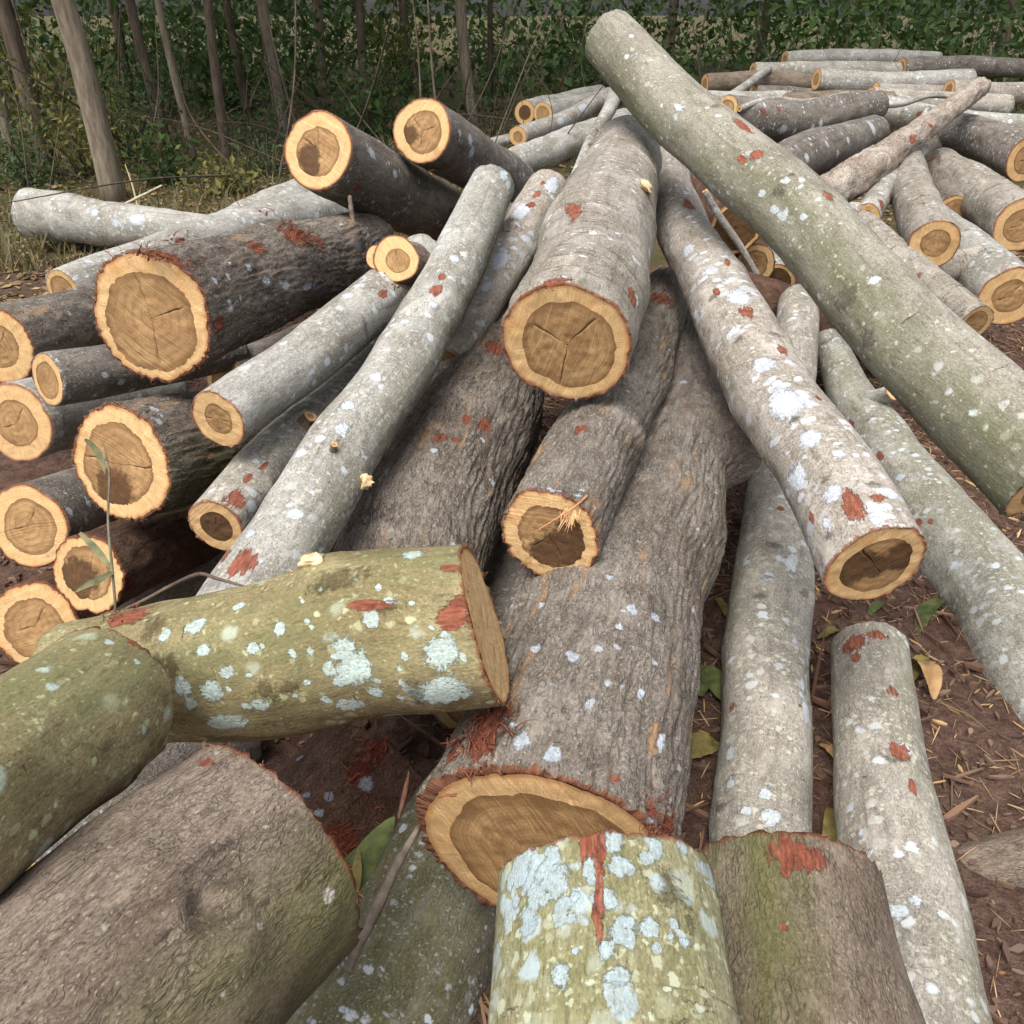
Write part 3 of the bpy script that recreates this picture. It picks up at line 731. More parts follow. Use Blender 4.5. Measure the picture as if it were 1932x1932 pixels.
O = log('long thick speckled log lying diagonally over the top of the heap',
        [(1150,75,52),(1272,205,59),(1365,283,64),(1514,427,73),(1708,634,90),(1807,727,93),(1990,900,104)][::-1], 1.85, 2.95, 'olive',
        red=[(1430,292,16,.8),(1400,300,8,1.5),(1400,235,12,3),(1560,370,10,2),(1665,450,12,3),(1640,425,8,2)], lich=[(1485,340,10,1),(1480,405,11,1.3),(1460,395,9,1.3),(1515,408,9,1),(1650,525,14,.8),(1545,560,9,1),(1435,365,8,1.3),(1280,200,7,2),(1510,350,8,.6)],
        scars_and_shade=[(1600,560,34,1),(1470,355,18,1),(1640,640,26,1),(1490,330,12,.7),(1350,200,18,.6)], alg=(205,.8,-.35), knots=[(1600,560,.1,40),(1470,350,.12,24)])
# ---- low ones at the camera's feet
_r = random.Random(9)
GL1 = [(_r.uniform(340,880), _r.uniform(1090,1340), _r.choice((6,7,8,10,13,17)), _r.uniform(.8,1.6)) for _ in range(46)]
G1 = log('mossy green log with large pale lichen blotches, its sawn end seen almost edge on',
        [(917,1172,150),(800,1183,156),(690,1192,157),(500,1240,147),(300,1272,131),(140,1295,120)], 1.38, 1.52, 'green',
        cap0=dict(heart=.78, cracks=[(60,.4)], wob=.05, pale=1), fringe=170, tilt0=(.14,.13), scars_and_shade=[(650,1092,34,2.4),(285,1185,44,.7),(300,1260,30,.8),(500,1312,30,1.2),(545,1300,16,2),(720,1150,14,4)], red=[(858,1168,28,1.3),(850,1072,12,1.6),(240,1160,34,1.6),(880,1140,18,2.5),(700,1140,12,4)],
        lich=GL1+[(835,1232,36,1),(668,1262,40,1),(650,1230,28,1),(832,1310,42,1.5),(660,1330,22,1.5),(348,1300,19,1),(402,1305,24,1),(360,1325,14,1),(312,1198,17,1),(775,1045,18,1.2),(525,1188,14,1),(620,1260,16,1),(430,1365,26,1.8),(370,1180,18,1),(550,1230,10,1),(760,1240,9,1),(700,1165,18,1),(480,1225,12,1.5)], knots=[(615,1062,.28,52),(490,1320,.16,50)], alg=(110,.75,-.4), seed=80)
G2 = log('stubby mossy log end beside the mossy green log with blotches',
        [(204,1318,138),(110,1385,150),(-30,1490,166),(-180,1603,184)], 1.24, .87, 'green', cap0=dict(heart=.7), fringe=40, lich=[(205,1210,11,1),(260,1250,8,1),(270,1375,10,1)], red=[(255,1210,22,.8)], alg=(80,1.0,-.6), seed=91)
G3 = log('wide brown log butt with a mossy fork seam, beneath the stubby mossy log end',
        [(500,1612,232),(310,1795,262),(110,1995,292),(-150,2250,320)], 1.16, .80, 'brown', cap0=dict(heart=.7), fringe=150, lich=[(620,1690,16,1),(500,1560,6,1),(490,1750,10,.8)], red=[(390,1440,16,.8)],
        knots=[(330,1670,.16,80),(450,1790,.22,80),(560,1590,.10,80),(250,1620,.12,60),(620,1720,.12,50),(378,1712,-1.2,32),(440,1722,-.6,22),(490,1700,-.5,20),(540,1677,-.5,18),(590,1657,-.45,16),(355,1760,.35,24),(345,1690,.3,20)], alg=(195,.8,.25), scars_and_shade=[(370,1700,26,1.2),(398,1742,30,1.2),(380,1715,22,1),(440,1722,10,4),(500,1695,9,4),(560,1668,9,4),(610,1650,9,3),(300,1765,10,5),(420,1600,14,3)], seed=104)  # dark marks along the seam and crotch paint in the groove's shade
G4 = log('shadowed red brown log with shreds of red bark, lying low behind the wide brown butt',
        [(440,1790,158),(590,1605,148),(705,1475,138)], 1.68, 2.02, 'red', red=[(640,1590,44,1),(690,1440,24,2.5),(620,1640,30,1)], lich=[(620,1502,11,1),(600,1535,11,1),(578,1500,10,1),(690,1480,18,.9),(565,1432,8,1)], seed=120)
G5 = log('dark mossy log on the soil beneath the wide oval end of the largest log',
        [(560,2190,190),(660,2010,176),(760,1830,160),(860,1640,140),(930,1510,126)], 1.46, 1.95, 'dark', alg=(90,.7,-.3), lich=[(760,1560,12,1)], seed=131)
_r = random.Random(4)
GL = [(_r.uniform(960,1310), _r.uniform(1590,1850), _r.choice((9,12,14,20,26)), _r.uniform(.8,1.5)) for _ in range(34)]
G6 = log('log stub blotched all over with pale lichen, standing in front of the wide oval end',
        [(1134,1655,190),(1150,1820,214),(1166,2010,240),(1195,2300,262)], 1.03, .79, 'lichen', cap0=dict(heart=.7), fringe=100,
        red=[(1128,1600,15,5),(1126,1700,15,6),(1106,1590,16,2.5)], scars_and_shade=[(1258,1680,44,1.2),(1300,1740,14,3)], lich=GL+[(1160,1590,27,1),(1190,1640,14,1),(1170,1640,14,1.4),(1215,1620,16,1),(1010,1690,26,1.2),(1060,1720,20,1.6),(1000,1740,24,1.2),(1180,1740,20,1),(1230,1750,22,1),(1235,1600,16,1.5),(1085,1690,12,1),(1270,1740,14,1),(1300,1700,8,1.5)], knots=[], alg=(100,.5,-.5), seed=140)
G7 = log('squat log end half mossy and half tan with a torn red patch between',
        [(1468,1668,184),(1484,1810,206),(1502,2000,238),(1530,2280,270)], 1.24, .95, 'brown', cap0=dict(heart=.7), fringe=60,
        red=[(1490,1610,44,.9),(1530,1620,36,.8),(1480,1645,16,1.2),(1478,1750,10,1)], lich=[], alg=(25,1.0,.1), seed=153)
G8 = log('pale spotted log with torn orange red bark on the soil beside the squat log end',
        [(1745,2010,138),(1708,1757,111),(1680,1600,98),(1660,1400,82),(1641,1228,70)], 1.42, 2.36, 'speck', cap1=dict(heart=.6),
        red=[(1610,1215,24,1.2),(1655,1198,20,.7),(1700,1420,20,1.5),(1722,1485,10,2.2),(1685,1305,9,1.6),(1615,1240,10,2)], lich=[(1690,1720,24,.9),(1730,1700,14,1),(1738,1250,9,3),(1625,1570,8,1),(1752,1420,8,3)], alg=(20,.3,.2), seed=166)
G9 = log('short tan brown log at the edge of the soil near the pale spotted log',
        [(1800,1652,52),(1880,1640,56),(1990,1620,62)], 1.95, 1.9, 'brown', cap0=dict(heart=.7), seed=170)
# ---- behind on the forest side
T1 = log('dark log with an orange rimmed, half black heart, jutting out above the big dark log',
        [(601,283,72),(690,335,69),(790,382,60),(885,425,52)], 3.25, 4.8, 'dark', cap0=dict(heart=.66, cracks=[(150,.6),(130,.4),(100,.98)], stain_and_shade=[(215,.34,.42),(250,.5,.34)], wob=.07), fringe=60, lich=[(700,290,12,1.5),(745,330,8,1.5)], red=[(675,355,12,1)], alg=(-80,.3,0))
T2 = log('stout log with a pale brown heart and a peeled lower rim, against the forest',
        [(797,246,59),(862,284,53),(925,325,49),(970,352,46)], 3.6, 4.75, 'dark', cap0=dict(heart=.68, cracks=[(135,.6),(15,.5),(265,.55)], stain_and_shade=[(200,.5,.4)], wob=.05), fringe=30, lich=[(885,265,12,1),(890,290,12,1),(870,250,8,1)], red=[(845,310,9,1),(915,255,8,1)])
T3 = log('smooth grey log lying crosswise behind the thick pale log',
        [(905,330,25),(1000,298,27),(1110,256,27),(1180,232,26)], 7.4, 8.8, 'smooth', red=[(1022,322,8,1),(1120,262,6,1)], lich=[(1112,274,8,1)], alg=(-90,.4,0))
T4 = log('thin white barked log with a small oval end near the forest floor',
        [(977,257,19),(1050,234,17),(1100,208,15),(1148,180,14)], 9.2, 11.0, 'white', cap0=dict(heart=.55), lich=[(1100,205,10,2),(1060,230,8,2)])
T5 = log('small log with a round dark hearted end, farthest back beside its twin on the litter',
        [(990,212,22),(1060,196,19),(1130,178,17)], 10.2, 12.0, 'smooth', cap0=dict(heart=.62, stain_and_shade=[(0,0,.8)]))
T6 = log('small log with its end half covered, tucked against the round dark hearted one',
        [(1024,213,20),(1080,201,18),(1150,186,17)], 9.9, 11.6, 'smooth', cap0=dict(heart=.7))
T7 = log('thin grey pole lying on the litter behind the thin white barked log', [(900,278,10),(940,268,10),(975,258,9),(1040,240,8)], 9.0, 9.8, 'smooth')
S1 = log('white spotted log lying across the forest edge, farthest from the heap', [(60,402,44),(173,417,41),(300,430,35),(410,436,27)], 6.5, 6.0, 'smooth', lich=[(260,412,14,1.5),(220,420,9,1),(180,402,10,1)], cap1=dict(heart=.5))
S2 = log('grey log sloping up towards the orange rimmed log, behind the white spotted log', [(360,470,32),(420,440,34),(490,406,37),(570,372,36),(640,342,34)], 5.2, 6.6, 'smooth', lich=[(560,383,10,1.5),(500,428,8,1)], red=[(375,438,11,1)])
S3 = log('long grey log with a red tuft, running behind the big dark log', [(120,548,40),(240,503,38),(350,465,37),(480,430,40),(600,405,40),(720,392,38)], 3.7, 5.7, 'smooth', red=[(345,462,16,1)], lich=[(600,410,8,1)])
S4 = log('dark white spotted log under the big dark log', [(90,715,52),(190,700,50),(330,675,46),(440,655,42)], 2.45, 3.0, 'dark', lich=[(230,722,9,1),(200,710,8,1),(250,735,8,1)])
S5 = log('shaded brown log on the ground between the low reddish log and the mossy green log', [(200,1180,60),(330,1110,62),(450,1050,60),(560,990,56)], 2.4, 3.0, 'brown', lich=[(400,1040,8,1)])
# ---- behind on the far side
R1 = log('dark log with white cross streaks lying crosswise behind the diagonal speckled log', [(1370,212,32),(1500,230,37),(1590,212,32),(1655,200,26)], 5.0, 5.6, 'dark', lich=[(1480,245,10,1),(1550,230,10,.6),(1530,245,8,.6),(1500,250,8,.5)], red=[(1470,205,9,.6),(1440,210,7,1)], alg=(90,0,0))
R2 = log('grey green log with a red patch, ending behind the dark streaked log', [(1645,205,27),(1740,222,25),(1830,236,26),(1960,250,28)], 5.9, 6.0, 'smooth', red=[(1738,220,8,1)], alg=(-70,.5,-.2))
R3 = log('dark log with a white lichen cap below the dark streaked log', [(1455,330,43),(1507,301,42),(1577,276,38),(1650,248,28)], 4.2, 5.4, 'dark', lich=[(1645,240,18,.8),(1525,300,10,1),(1560,270,8,1),(1600,265,8,1),(1580,290,8,1),(1510,330,8,1)])
R4 = log('gnarled pale dead trunk with a split knot, slanting up behind the diagonal speckled log', [(1520,392,30),(1560,366,31),(1641,318,30),(1702,273,23),(1760,230,20),(1850,165,17)], 3.7, 4.9, 'dead', knots=[(1600,325,.45,18),(1665,325,-.2,14),(1650,310,.5,14)], red=[(1720,262,9,2),(1755,235,8,1)], name='dead_trunk', cat='dead trunk')
R5 = log('thin grey green branch with two little sawn stubs at its lower end', [(1634,410,26),(1663,361,21),(1702,311,15),(1740,283,11)], 3.75, 4.6, 'smooth', red=[(1663,385,10,2),(1680,370,7,2)], cap0=dict(heart=.5, stain_and_shade=[(0,0,.6)]))
R6 = log('grey log with bark creases and an orange rimmed end next to the little stubs', [(1762,460,45),(1736,400,41),(1716,345,36),(1705,300,32)], 3.45, 4.5, 'ring', cap0=dict(heart=.6, cracks=[]), fringe=20, red=[(1735,370,8,.6)])
R7 = log('dark brown log wedged behind the creased log with the orange rim', [(1800,400,32),(1762,320,28),(1735,255,24)], 4.3, 5.2, 'rough', red=[(1757,300,8,1)])
R8 = log('creased grey log passing under the diagonal speckled log', [(1620,425,30),(1680,475,32),(1745,530,34),(1840,610,38)], 3.75, 3.2, 'ring', red=[(1735,520,7,1)])
R9 = log('hollow looking reddish log end in the shade of the diagonal speckled log', [(1388,432,50),(1350,372,44),(1325,330,40)], 4.05, 4.9, 'red', cap0=dict(heart=.86, stain_and_shade=[(0,0,1.6)], wob=.02))  # dark tone over the whole end paints in the shadow it lies in
R10 = log('reddish grey log under the hollow looking end', [(1424,500,38),(1395,455,34),(1370,420,30)], 4.3, 4.9, 'red', red=[(1425,500,14,1)], lich=[(1450,490,8,1)])
R11 = log('pale rimmed log end peeping over the horizontal weathered log', [(1466,535,36),(1450,490,32),(1430,450,28)], 4.4, 5.0, 'smooth', cap0=dict(heart=.8, stain_and_shade=[(0,0,1.2)]))
R12 = log('weathered log lying level in the shadow between the mottled and the diagonal log', [(1370,545,36),(1470,572,38),(1590,625,36),(1690,668,34)], 4.05, 4.25, 'red', red=[(1495,610,16,1),(1610,640,24,2)])
R13 = log('pale scaly log at the edge under the creased log', [(1690,540,26),(1760,512,28),(1850,490,30)], 3.75, 3.7, 'ring')
far = [
 ([(1325,186,15),(1400,190,16),(1480,188,15)], 7.6, 7.9, 'smooth', 'slim grey log at the far top of the heap, left of the grey cluster'),
 ([(1420,176,15),(1500,182,16),(1560,186,15)], 8.6, 8.8, 'dark', 'short dark log at the far top of the heap'),
 ([(1490,170,14),(1570,178,15),(1640,172,14)], 9.5, 9.7, 'smooth', 'pale log lying level at the far top of the heap'),
 ([(1650,174,17),(1720,180,17),(1800,178,16)], 8.4, 8.6, 'ring', 'pale green log with fine creases at the far top of the heap'),
 ([(1380,182,9),(1410,160,8),(1450,130,7)], 7.8, 9.0, 'smooth', 'thin orange ended branch at the far top of the heap'),
]
FAR = [log(lb, p, a, b, st, cap0=dict(heart=.5)) for p, a, b, st, lb in far]
T8 = log('long narrow pale pole leaning against the side of the thick pale log', [(1078,345,7),(1115,265,10),(1150,205,13),(1162,170,14)], 2.95, 3.5, 'smooth', red=[(1127,246,5,1),(1112,272,4,1)])

U1 = log('added filler log darkening the gap under the splintered end', [(900,1330,112),(975,1170,92),(1060,960,74),(1150,760,55)], 2.15, 3.6, 'dark', seed=201)  # this run of logs is filler, added to make the gaps dark
U2 = log('added filler log darkening the gap under the slim smooth grey log', [(440,905,74),(560,800,64),(700,660,52)], 2.55, 3.7, 'dark', seed=204)
U3 = log('added filler log darkening the gap beyond the low reddish dark log', [(300,1010,80),(460,930,72),(640,820,60)], 2.75, 3.7, 'red', seed=207)
U4 = log('added filler log darkening the gap under the far part of the white mottled log', [(1330,610,52),(1322,520,46),(1310,440,40)], 3.9, 5.2, 'dark', seed=211)
U5 = log('added dark filler log lying crosswise under the far end of the thick pale log', [(860,440,46),(1020,420,44),(1250,400,42)], 4.2, 4.5, 'dark', seed=214)
U6 = log('added dark filler log under the hollow looking reddish end', [(1300,520,44),(1400,500,42),(1540,470,40)], 4.9, 5.0, 'dark', seed=217)
R14 = log('shaded dark log low between the creased log and the gnarled dead trunk', [(1660,345,28),(1740,372,30),(1850,410,34)], 5.0, 4.7, 'dark', seed=221)

for lb, p, a, b, st, hr in [
 ('dark log at the outer side of the heap, level with the low reddish log', [(52,992,82),(180,945,72),(330,900,60)], 2.35, 3.1, 'dark', .7),
 ('grey log at the outer side of the heap, level with the oval ended log', [(30,800,76),(150,765,68),(300,730,58)], 2.7, 3.4, 'smooth', .62),
 ('brown pale rimmed log at the outer side, under the red tufted one', [(0,652,70),(120,615,62),(260,575,54)], 3.1, 3.9, 'rough', .6),
 ('low brown log at the foot of the outer side of the heap', [(66,1180,84),(190,1110,72),(300,1050,62)], 2.3, 3.0, 'red', .72),
 ('log with a pale end at the edge of the far side, below the creased log', [(1905,560,58),(1820,480,50),(1750,420,42)], 3.5, 4.4, 'smooth', .6),
 ('grey log at the edge of the far side, above the one with the pale end', [(1925,425,50),(1840,365,44),(1770,320,38)], 3.9, 4.8, 'ring', .66),
 ('dark log reaching out of the far side under the dead trunk', [(1940,300,42),(1850,262,38),(1760,240,32)], 4.5, 5.4, 'dark', .7),
 ('thick pale log across the very top of the heap behind the grey green one', [(1540,150,19),(1680,158,20),(1830,152,20)], 8.6, 8.9, 'smooth', .6),
 ('brown log across the very top of the heap, behind the diagonal log', [(1330,158,17),(1440,152,18),(1545,158,17)], 9.0, 9.2, 'brown', .6),
 ('speckled log across the very top of the heap, farthest of all', [(1420,134,15),(1560,132,16),(1720,136,15)], 10.0, 10.3, 'speck', .6),
 ('wrinkled log across the far top of the heap, beside the pale finely creased one', [(1790,170,18),(1880,176,19),(1990,172,18)], 7.8, 8.0, 'ring', .6)]:
    log(lb, p, a, b, st, cap0=dict(heart=hr, cracks=[(60,.5),(200,.4)]))

S6 = log('dark log in the gap between the mossy green log and the wide brown butt', [(40,1650,112),(250,1480,102),(430,1365,94)], 1.72, 2.15, 'dark', seed=231)
U7 = log('added filler log darkening the gap between the big dark log and the slim grey one', [(430,725,54),(620,640,48),(780,575,42)], 3.0, 4.0, 'dark', seed=234)  # another filler log, added to close a shadow gap

for lb, p, a, b, r_ in [
 ('crooked thin grey branch lying over the far top of the heap', [(1395,205,6),(1450,188,6),(1520,192,5),(1600,176,4)], 4.9, 5.6, .1),
 ('crooked pale branch poking up between the creased log and the dead trunk', [(1690,330,7),(1715,290,6),(1722,250,5),(1750,205,4)], 4.2, 4.8, .1),
 ('bent brown branch in the gap under the far end of the diagonal log', [(1330,360,6),(1352,400,7),(1400,470,6),(1440,540,5)], 3.9, 4.2, .1),
 ('bent grey branch hanging beyond the grey green log at the far side', [(1640,200,5),(1700,196,6),(1760,180,5),(1840,190,4)], 5.5, 5.9, .1)]:
    log(lb, p, a, b, 'smooth', cap0=dict(heart=.4), name='branch', cat='branch', group='loose branches on the heap', rnd=.12)

for lb, p, a, b, st in [
 ('grey log on the rearmost layer of the heap, above all others', [(1480,114,15),(1620,110,16),(1770,114,15)], 11.0, 11.3, 'smooth'),
 ('dark log on the rearmost layer of the heap, at its outer end', [(1700,128,17),(1820,124,17),(1960,130,16)], 10.2, 10.5, 'dark'),
 ('stout grey log between the grey green log and the pale one across the top', [(1640,186,20),(1760,194,20),(1900,200,20)], 7.0, 7.2, 'speck'),
 ('brown log tucked between the dark streaked log and the cluster at the top', [(1480,196,18),(1580,190,19),(1680,192,18)], 6.6, 6.8, 'brown')]:
    log(lb, p, a, b, st, cap0=dict(heart=.6, cracks=[(80,.5)]))
# ================================================================ branch stubs, torn bark, fungi
stub(E, 762, 500, .068, .08, 'brown', axis=(-.15,-1,.55), seed=3, heart=.55, flare=1.3, cracks=[(70,.4)], back=.05)
stub(E, 727, 492, .036, .055, 'brown', axis=(-.35,-1,.5), seed=33, heart=.4, flare=1.3, back=.05)
tuft(E, 740, 478, .07, 50, 2, along=(0,.3,1))
tuft(E, 745, 520, .08, 50, 32, along=(.5,.3,.6), lift=.2, mat=BROWNFIB)
stub(G, 580, 795, .018, .02, 'brown', seed=5, flare=2.2, axis=None)
stub(P, 1655, 752, .034, .10, 'smooth', axis=(.25,-.75,.62), seed=7, heart=.28, flare=1.4)
stub(R5, 1612, 418, .026, .06, 'smooth', axis=(-.35,-.75,-.1), seed=9, heart=.5, flare=1.3)
tuft(B, 288, 490, .085, 60, 4, along=(1,0,.2))
tuft(B, 315, 494, .07, 40, 5, along=(1,0,.2), lift=.3)
tuft(B, 560, 437, .13, 45, 6, along=(1,.4,0), lift=.25)
tuft(S3, 345, 462, .10, 70, 7, along=(1,.3,.2), lift=.8)
tuft(K, 905, 1385, .085, 110, 8, along=(.1,1,.1), lift=.25)
tuft(K, 1262, 1570, .06, 110, 9, along=(.1,1,0), lift=.3)
tuft(K, 1235, 1530, .05, 50, 10, along=(.1,1,0), lift=.3)
tuft(A, 1040, 538, .05, 30, 11, along=(1,0,.2), lift=.2)
tuft(J, 1245, 562, .08, 40, 12, along=(.2,1,.2), lift=.5)
tuft(G1, 235, 1155, .05, 50, 13, along=(1,0,.1), lift=.4)
tuft(G1, 855, 1110, .03, 30, 14, along=(1,0,.1), lift=.2)
tuft(G4, 690, 1425, .09, 50, 15, along=(1,1,0), lift=.5)
tuft(G4, 640, 1590, .10, 60, 16, along=(.6,.6,.4), lift=.3)
tuft(T1, 668, 345, .05, 16, 17, along=(.3,1,0), lift=.3)
tuft(T2, 800, 325, .10, 14, 18, along=(1,.3,0), lift=.2, mat=TANFIBRE)
tuft(Hh, 958, 425, .06, 26, 19, mat=BROWNFIB, along=(0,1,.2), lift=.3)
tuft(G8, 1615, 1212, .035, 24, 20, along=(.1,-1,0), lift=.3)
tuft(G3, 395, 1440, .03, 40, 21, along=(1,.3,0), lift=.4, mat=BROWNFIB)
tuft(G3, 372, 1712, .022, 26, 22, along=(1,1,0), lift=.4, mat=TANFIBRE)
lump(A, 1213, 355, .022, PALEWOOD, 'bracket_fungus', 4, .45, .8, .5)
lump(Ff, 684, 908, .016, PALEWOOD, 'bracket_fungus', 6, .8, 1.0, .6)
stub(Ff, 626, 846, .008, .018, 'dark', seed=11, flare=2.0)
lump(G1, 592, 1062, .024, PALEWOOD, 'broken_branch_wood', 7, .4, .55, .15)
tuft(G1, 590, 1062, .035, 24, 23, along=(1,0,.1), lift=.2, mat=TANFIBRE)
# splinter bent across the end of the barked log
p0, n0 = surf(J, 1108, 945)
pts = [p0+np.array([0,.01,.006]), at(1085,955,1.625), at(1055,975,1.60), at(1010,1003,1.60)]
V, q, t, *_ = tube(np.array(pts), [.0022, .0022, .0016, .0005], 8, 3, .3)
mk('splinter', V, q, t, [plain_mat('splinter_wood', (176,112,80), (206,152,112), 60)], None, J)
r = np.random.default_rng(5); V, Q = [], []
for k in range(46):
    a = at(1078+r.normal(0,9), 968+r.normal(0,6), 1.625); d = -UP*r.uniform(.012, .03)+RT*r.normal(-.004, .008)-FW*r.uniform(-.004, .012); w = RT*r.uniform(.0005, .0016)
    b = len(V); V += [a-w, a+w, a+d+w*.2, a+d-w*.2]; Q.append([b, b+1, b+2, b+3])
mk('frayed_wood', V, Q, None, [TANFIBRE], None, J)

def stick(label, pts, rad, ca, cb, cat='twig', name='twig', group=None, seed=0):
    V, q, t, *_ = tube(np.array(pts), rad, 8, seed, .2)
    m = plain_mat(name+'_bark', ca, cb, 30)
    return tag(mk(name, V, q, t, [m]), label, cat, group)
TW = [
 stick('thin dark twig lying across the crack above the mossy green log', [at(160,1180,1.60), at(250,1143,1.60), at(370,1084,1.58), at(410,1092,1.55), at(466,1108,1.50)], [.0035,.0035,.004,.0035,.002], (70,58,50), (104,90,78)),
 stick('broken stick hanging below the orange rimmed log', [at(660,370,3.2), at(664,405,3.2), at(668,424,3.2)], [.008,.010,.007], (84,74,66), (120,108,96)),
 stick('bark strip standing upright beside the largest log', [at(752,1545,1.52), at(765,1490,1.55), at(772,1455,1.57)], [.003,.0045,.002], (92,62,50), (130,96,78)),
 stick('long split stick sloping below the largest log', [at(655,1830,1.36), at(700,1735,1.40), at(745,1640,1.44), at(790,1560,1.48)], [.008,.009,.009,.005], (92,84,74), (134,122,108)),
 stick('pale dry stalk leaning over the white spotted log', [at(222,392,7.3), at(262,372,7.2), at(305,350,7.1)], [.013,.012,.008], (170,160,130), (196,186,160)),
 stick('thin upright dry stalk at the forest edge by the leaning tree', [at(262,400,7.4), at(250,350,7.4), at(236,310,7.4)], [.008,.008,.004], (150,138,100), (176,164,128)),
]
# dry weed in front of the oval ended log: stalks with blades
def weed(label, stems, blades, seed):
    V, Q, T_ = [], [], []
    first = None
    for pts, rad in stems:
        v, q, t, *_ = tube(np.array(pts), rad, 7, seed)
        b = len(V); V += list(v); Q += (q+b).tolist(); T_ += (t+b).tolist()
    o = mk('dry_weed', V, Q, T_, [plain_mat('weed_stem', (84,80,66), (120,114,96), 30)])
    for pts, w in blades:
        S = catmull(np.array(pts), np.linspace(0, 1, 14)); T = np.gradient(S, axis=0)
        sd = np.cross(T, FW); sd /= np.linalg.norm(sd, axis=1)[:, None]
        ww = w*np.sin(np.linspace(.35, np.pi, 14))**.8+.0004
        up = np.cross(sd, T); up /= np.linalg.norm(up, axis=1)[:, None]
        G_ = np.stack([S-sd*ww[:, None], S+up*ww[:, None]*.35, S+sd*ww[:, None]], 1).reshape(-1, 3)
        q = [[3*i+j, 3*i+j+1, 3*i+j+4, 3*i+j+3] for i in range(13) for j in (0, 1)]
        mk('blade', G_, q, None, [plain_mat('weed_blade', (86,90,66), (128,124,92), 25)], None, o)
    return tag(o, label, 'weed')
weed('dry weed with bent grey blades in front of the oval ended log',
     [([at(196,840,1.86), at(206,890,1.85), at(204,985,1.82), at(212,1078,1.80), at(218,1160,1.80), at(214,1300,1.83)], [.0016,.0022,.0028,.003,.003,.003])],
     [([at(160,828,1.84), at(178,845,1.85), at(192,868,1.86), at(198,895,1.86)], .007), ([at(150,1005,1.80), at(180,1035,1.80), at(215,1078,1.80)], .0075), ([at(215,1078,1.80), at(190,1092,1.77), at(165,1103,1.75), at(140,1118,1.74)], .007)], 3)
# ================================================================ ground and forest
rg = np.random.default_rng(21)
def gz(x, y):
    z = .028*fbm(x*1.3, y*1.3, .5, 31, 4) + .010*fbm(x*7, y*7, 1.5, 37, 3)
    return z + .35*np.clip((y-13)/14, 0, 1)**1.5*(1+.4*vnoise(x*.2, y*.2, 2, 9))
def axis(edges):
    out = []
    for a, b, n in edges: out.append(np.linspace(a, b, n, endpoint=False))
    return np.concatenate(out+[np.array([edges[-1][1]])])
gx = axis([(-120,-14,26),(-14,-3,50),(-3,3.5,230),(3.5,14,44),(14,120,26)])
gy = axis([(-40,-1,16),(-1,.3,16),(.3,5,190),(5,18,120),(18,140,30)])
X, Y = np.meshgrid(gx, gy); nx, ny = len(gx), len(gy)
i, j = np.meshgrid(np.arange(ny-1), np.arange(nx-1), indexing='ij')
Q = np.stack([i*nx+j, i*nx+j+1, (i+1)*nx+j+1, (i+1)*nx+j], -1).reshape(-1, 4)
s = NT('soil_and_forest_floor')
g = s.n('ShaderNodeNewGeometry'); P_ = g.outputs['Position']
n1 = s.noise(P_, 2.2, 6, .6); n2 = s.noise(P_, 26, 6, .7); n3 = s.noise(P_, 160, 3, .7)
col = s.mix(s.step(n2, .34, .66), c(72,54,46), c(106,84,72))
col = s.mix(s.math('MULTIPLY', s.step(n1, .5, .66), .5), col, c(88,60,48))
sx = s.n('ShaderNodeSeparateXYZ'); s.put(sx.inputs[0], P_)
fl = s.step(s.math('ADD', sx.outputs[1], s.math('MULTIPLY', n1, 2.5)), 6.6, 8.6)
fcol = s.mix(s.step(n2, .35, .65), c(70,62,42), c(104,92,66))
fcol = s.mix(s.math('MULTIPLY', s.step(s.noise(P_, 1.1, 5, .65), .46, .6), .8), fcol, c(62,72,40))
col = s.mix(fl, col, fcol)
col = s.val(col, s.step(n3, .3, .7, .65, 1.3))
soil = s.done(col, .95, s.bump(s.math('ADD', n2, s.math('MULTIPLY', n3, .5)), .9, .02), .15)
tag(mk('ground', np.stack([X, Y, gz(X, Y)], -1).reshape(-1, 3), Q, None, [soil]), 'bare brown soil and leafy forest floor', 'ground', None, 'structure')

LEAFY = leaf_mat('yellowing_leaf', (84,90,44), (134,128,70))
LEAFD = leaf_mat('forest_leaf_green', (48,66,34), (86,110,56))
LEAFB = leaf_mat('shrub_leaf_green', (52,74,44), (90,112,66))
GRASS = leaf_mat('undergrowth_blades', (66,72,42), (122,108,72), .25)
LITTER = leaf_mat('dry_leaf_litter', (92,72,48), (164,138,100), .1)
CHIP = leaf_mat('wood_chip', (120,88,62), (196,160,112), .0)

def leaves(P, size, r, droop=.3, slim=.45):
    """one folded two-quad leaf per point"""
    n = len(P)
    d = r.normal(0, 1, (n, 3)); d[:, 2] -= droop; d /= np.linalg.norm(d, axis=1)[:, None]
    u = r.normal(0, 1, (n, 3)); u[:, 2] += 1.2
    sd = np.cross(d, u); sd /= np.linalg.norm(sd, axis=1)[:, None]
    nn = np.cross(sd, d)
    L = (size*r.uniform(.6, 1.4, n))[:, None]; W = L*slim*.5
    a, e = P, P+d*L
    m1, m2 = P+d*L*.45-sd*W+nn*L*.06, P+d*L*.45+sd*W+nn*L*.06
    V = np.stack([a, m1, e, m2], 1).reshape(-1, 3)
    k = np.arange(n)*4
    T_ = np.vstack([np.stack([k, k+1, k+2], -1), np.stack([k, k+2, k+3], -1)])
    return V, T_, np.repeat(r.random(n), 4)

def blob(r, n, cen, rad):
    p = r.normal(0, 1, (n, 3)); p /= np.linalg.norm(p, axis=1)[:, None]
    return cen + p*rad*(r.random(n)**.45)[:, None]

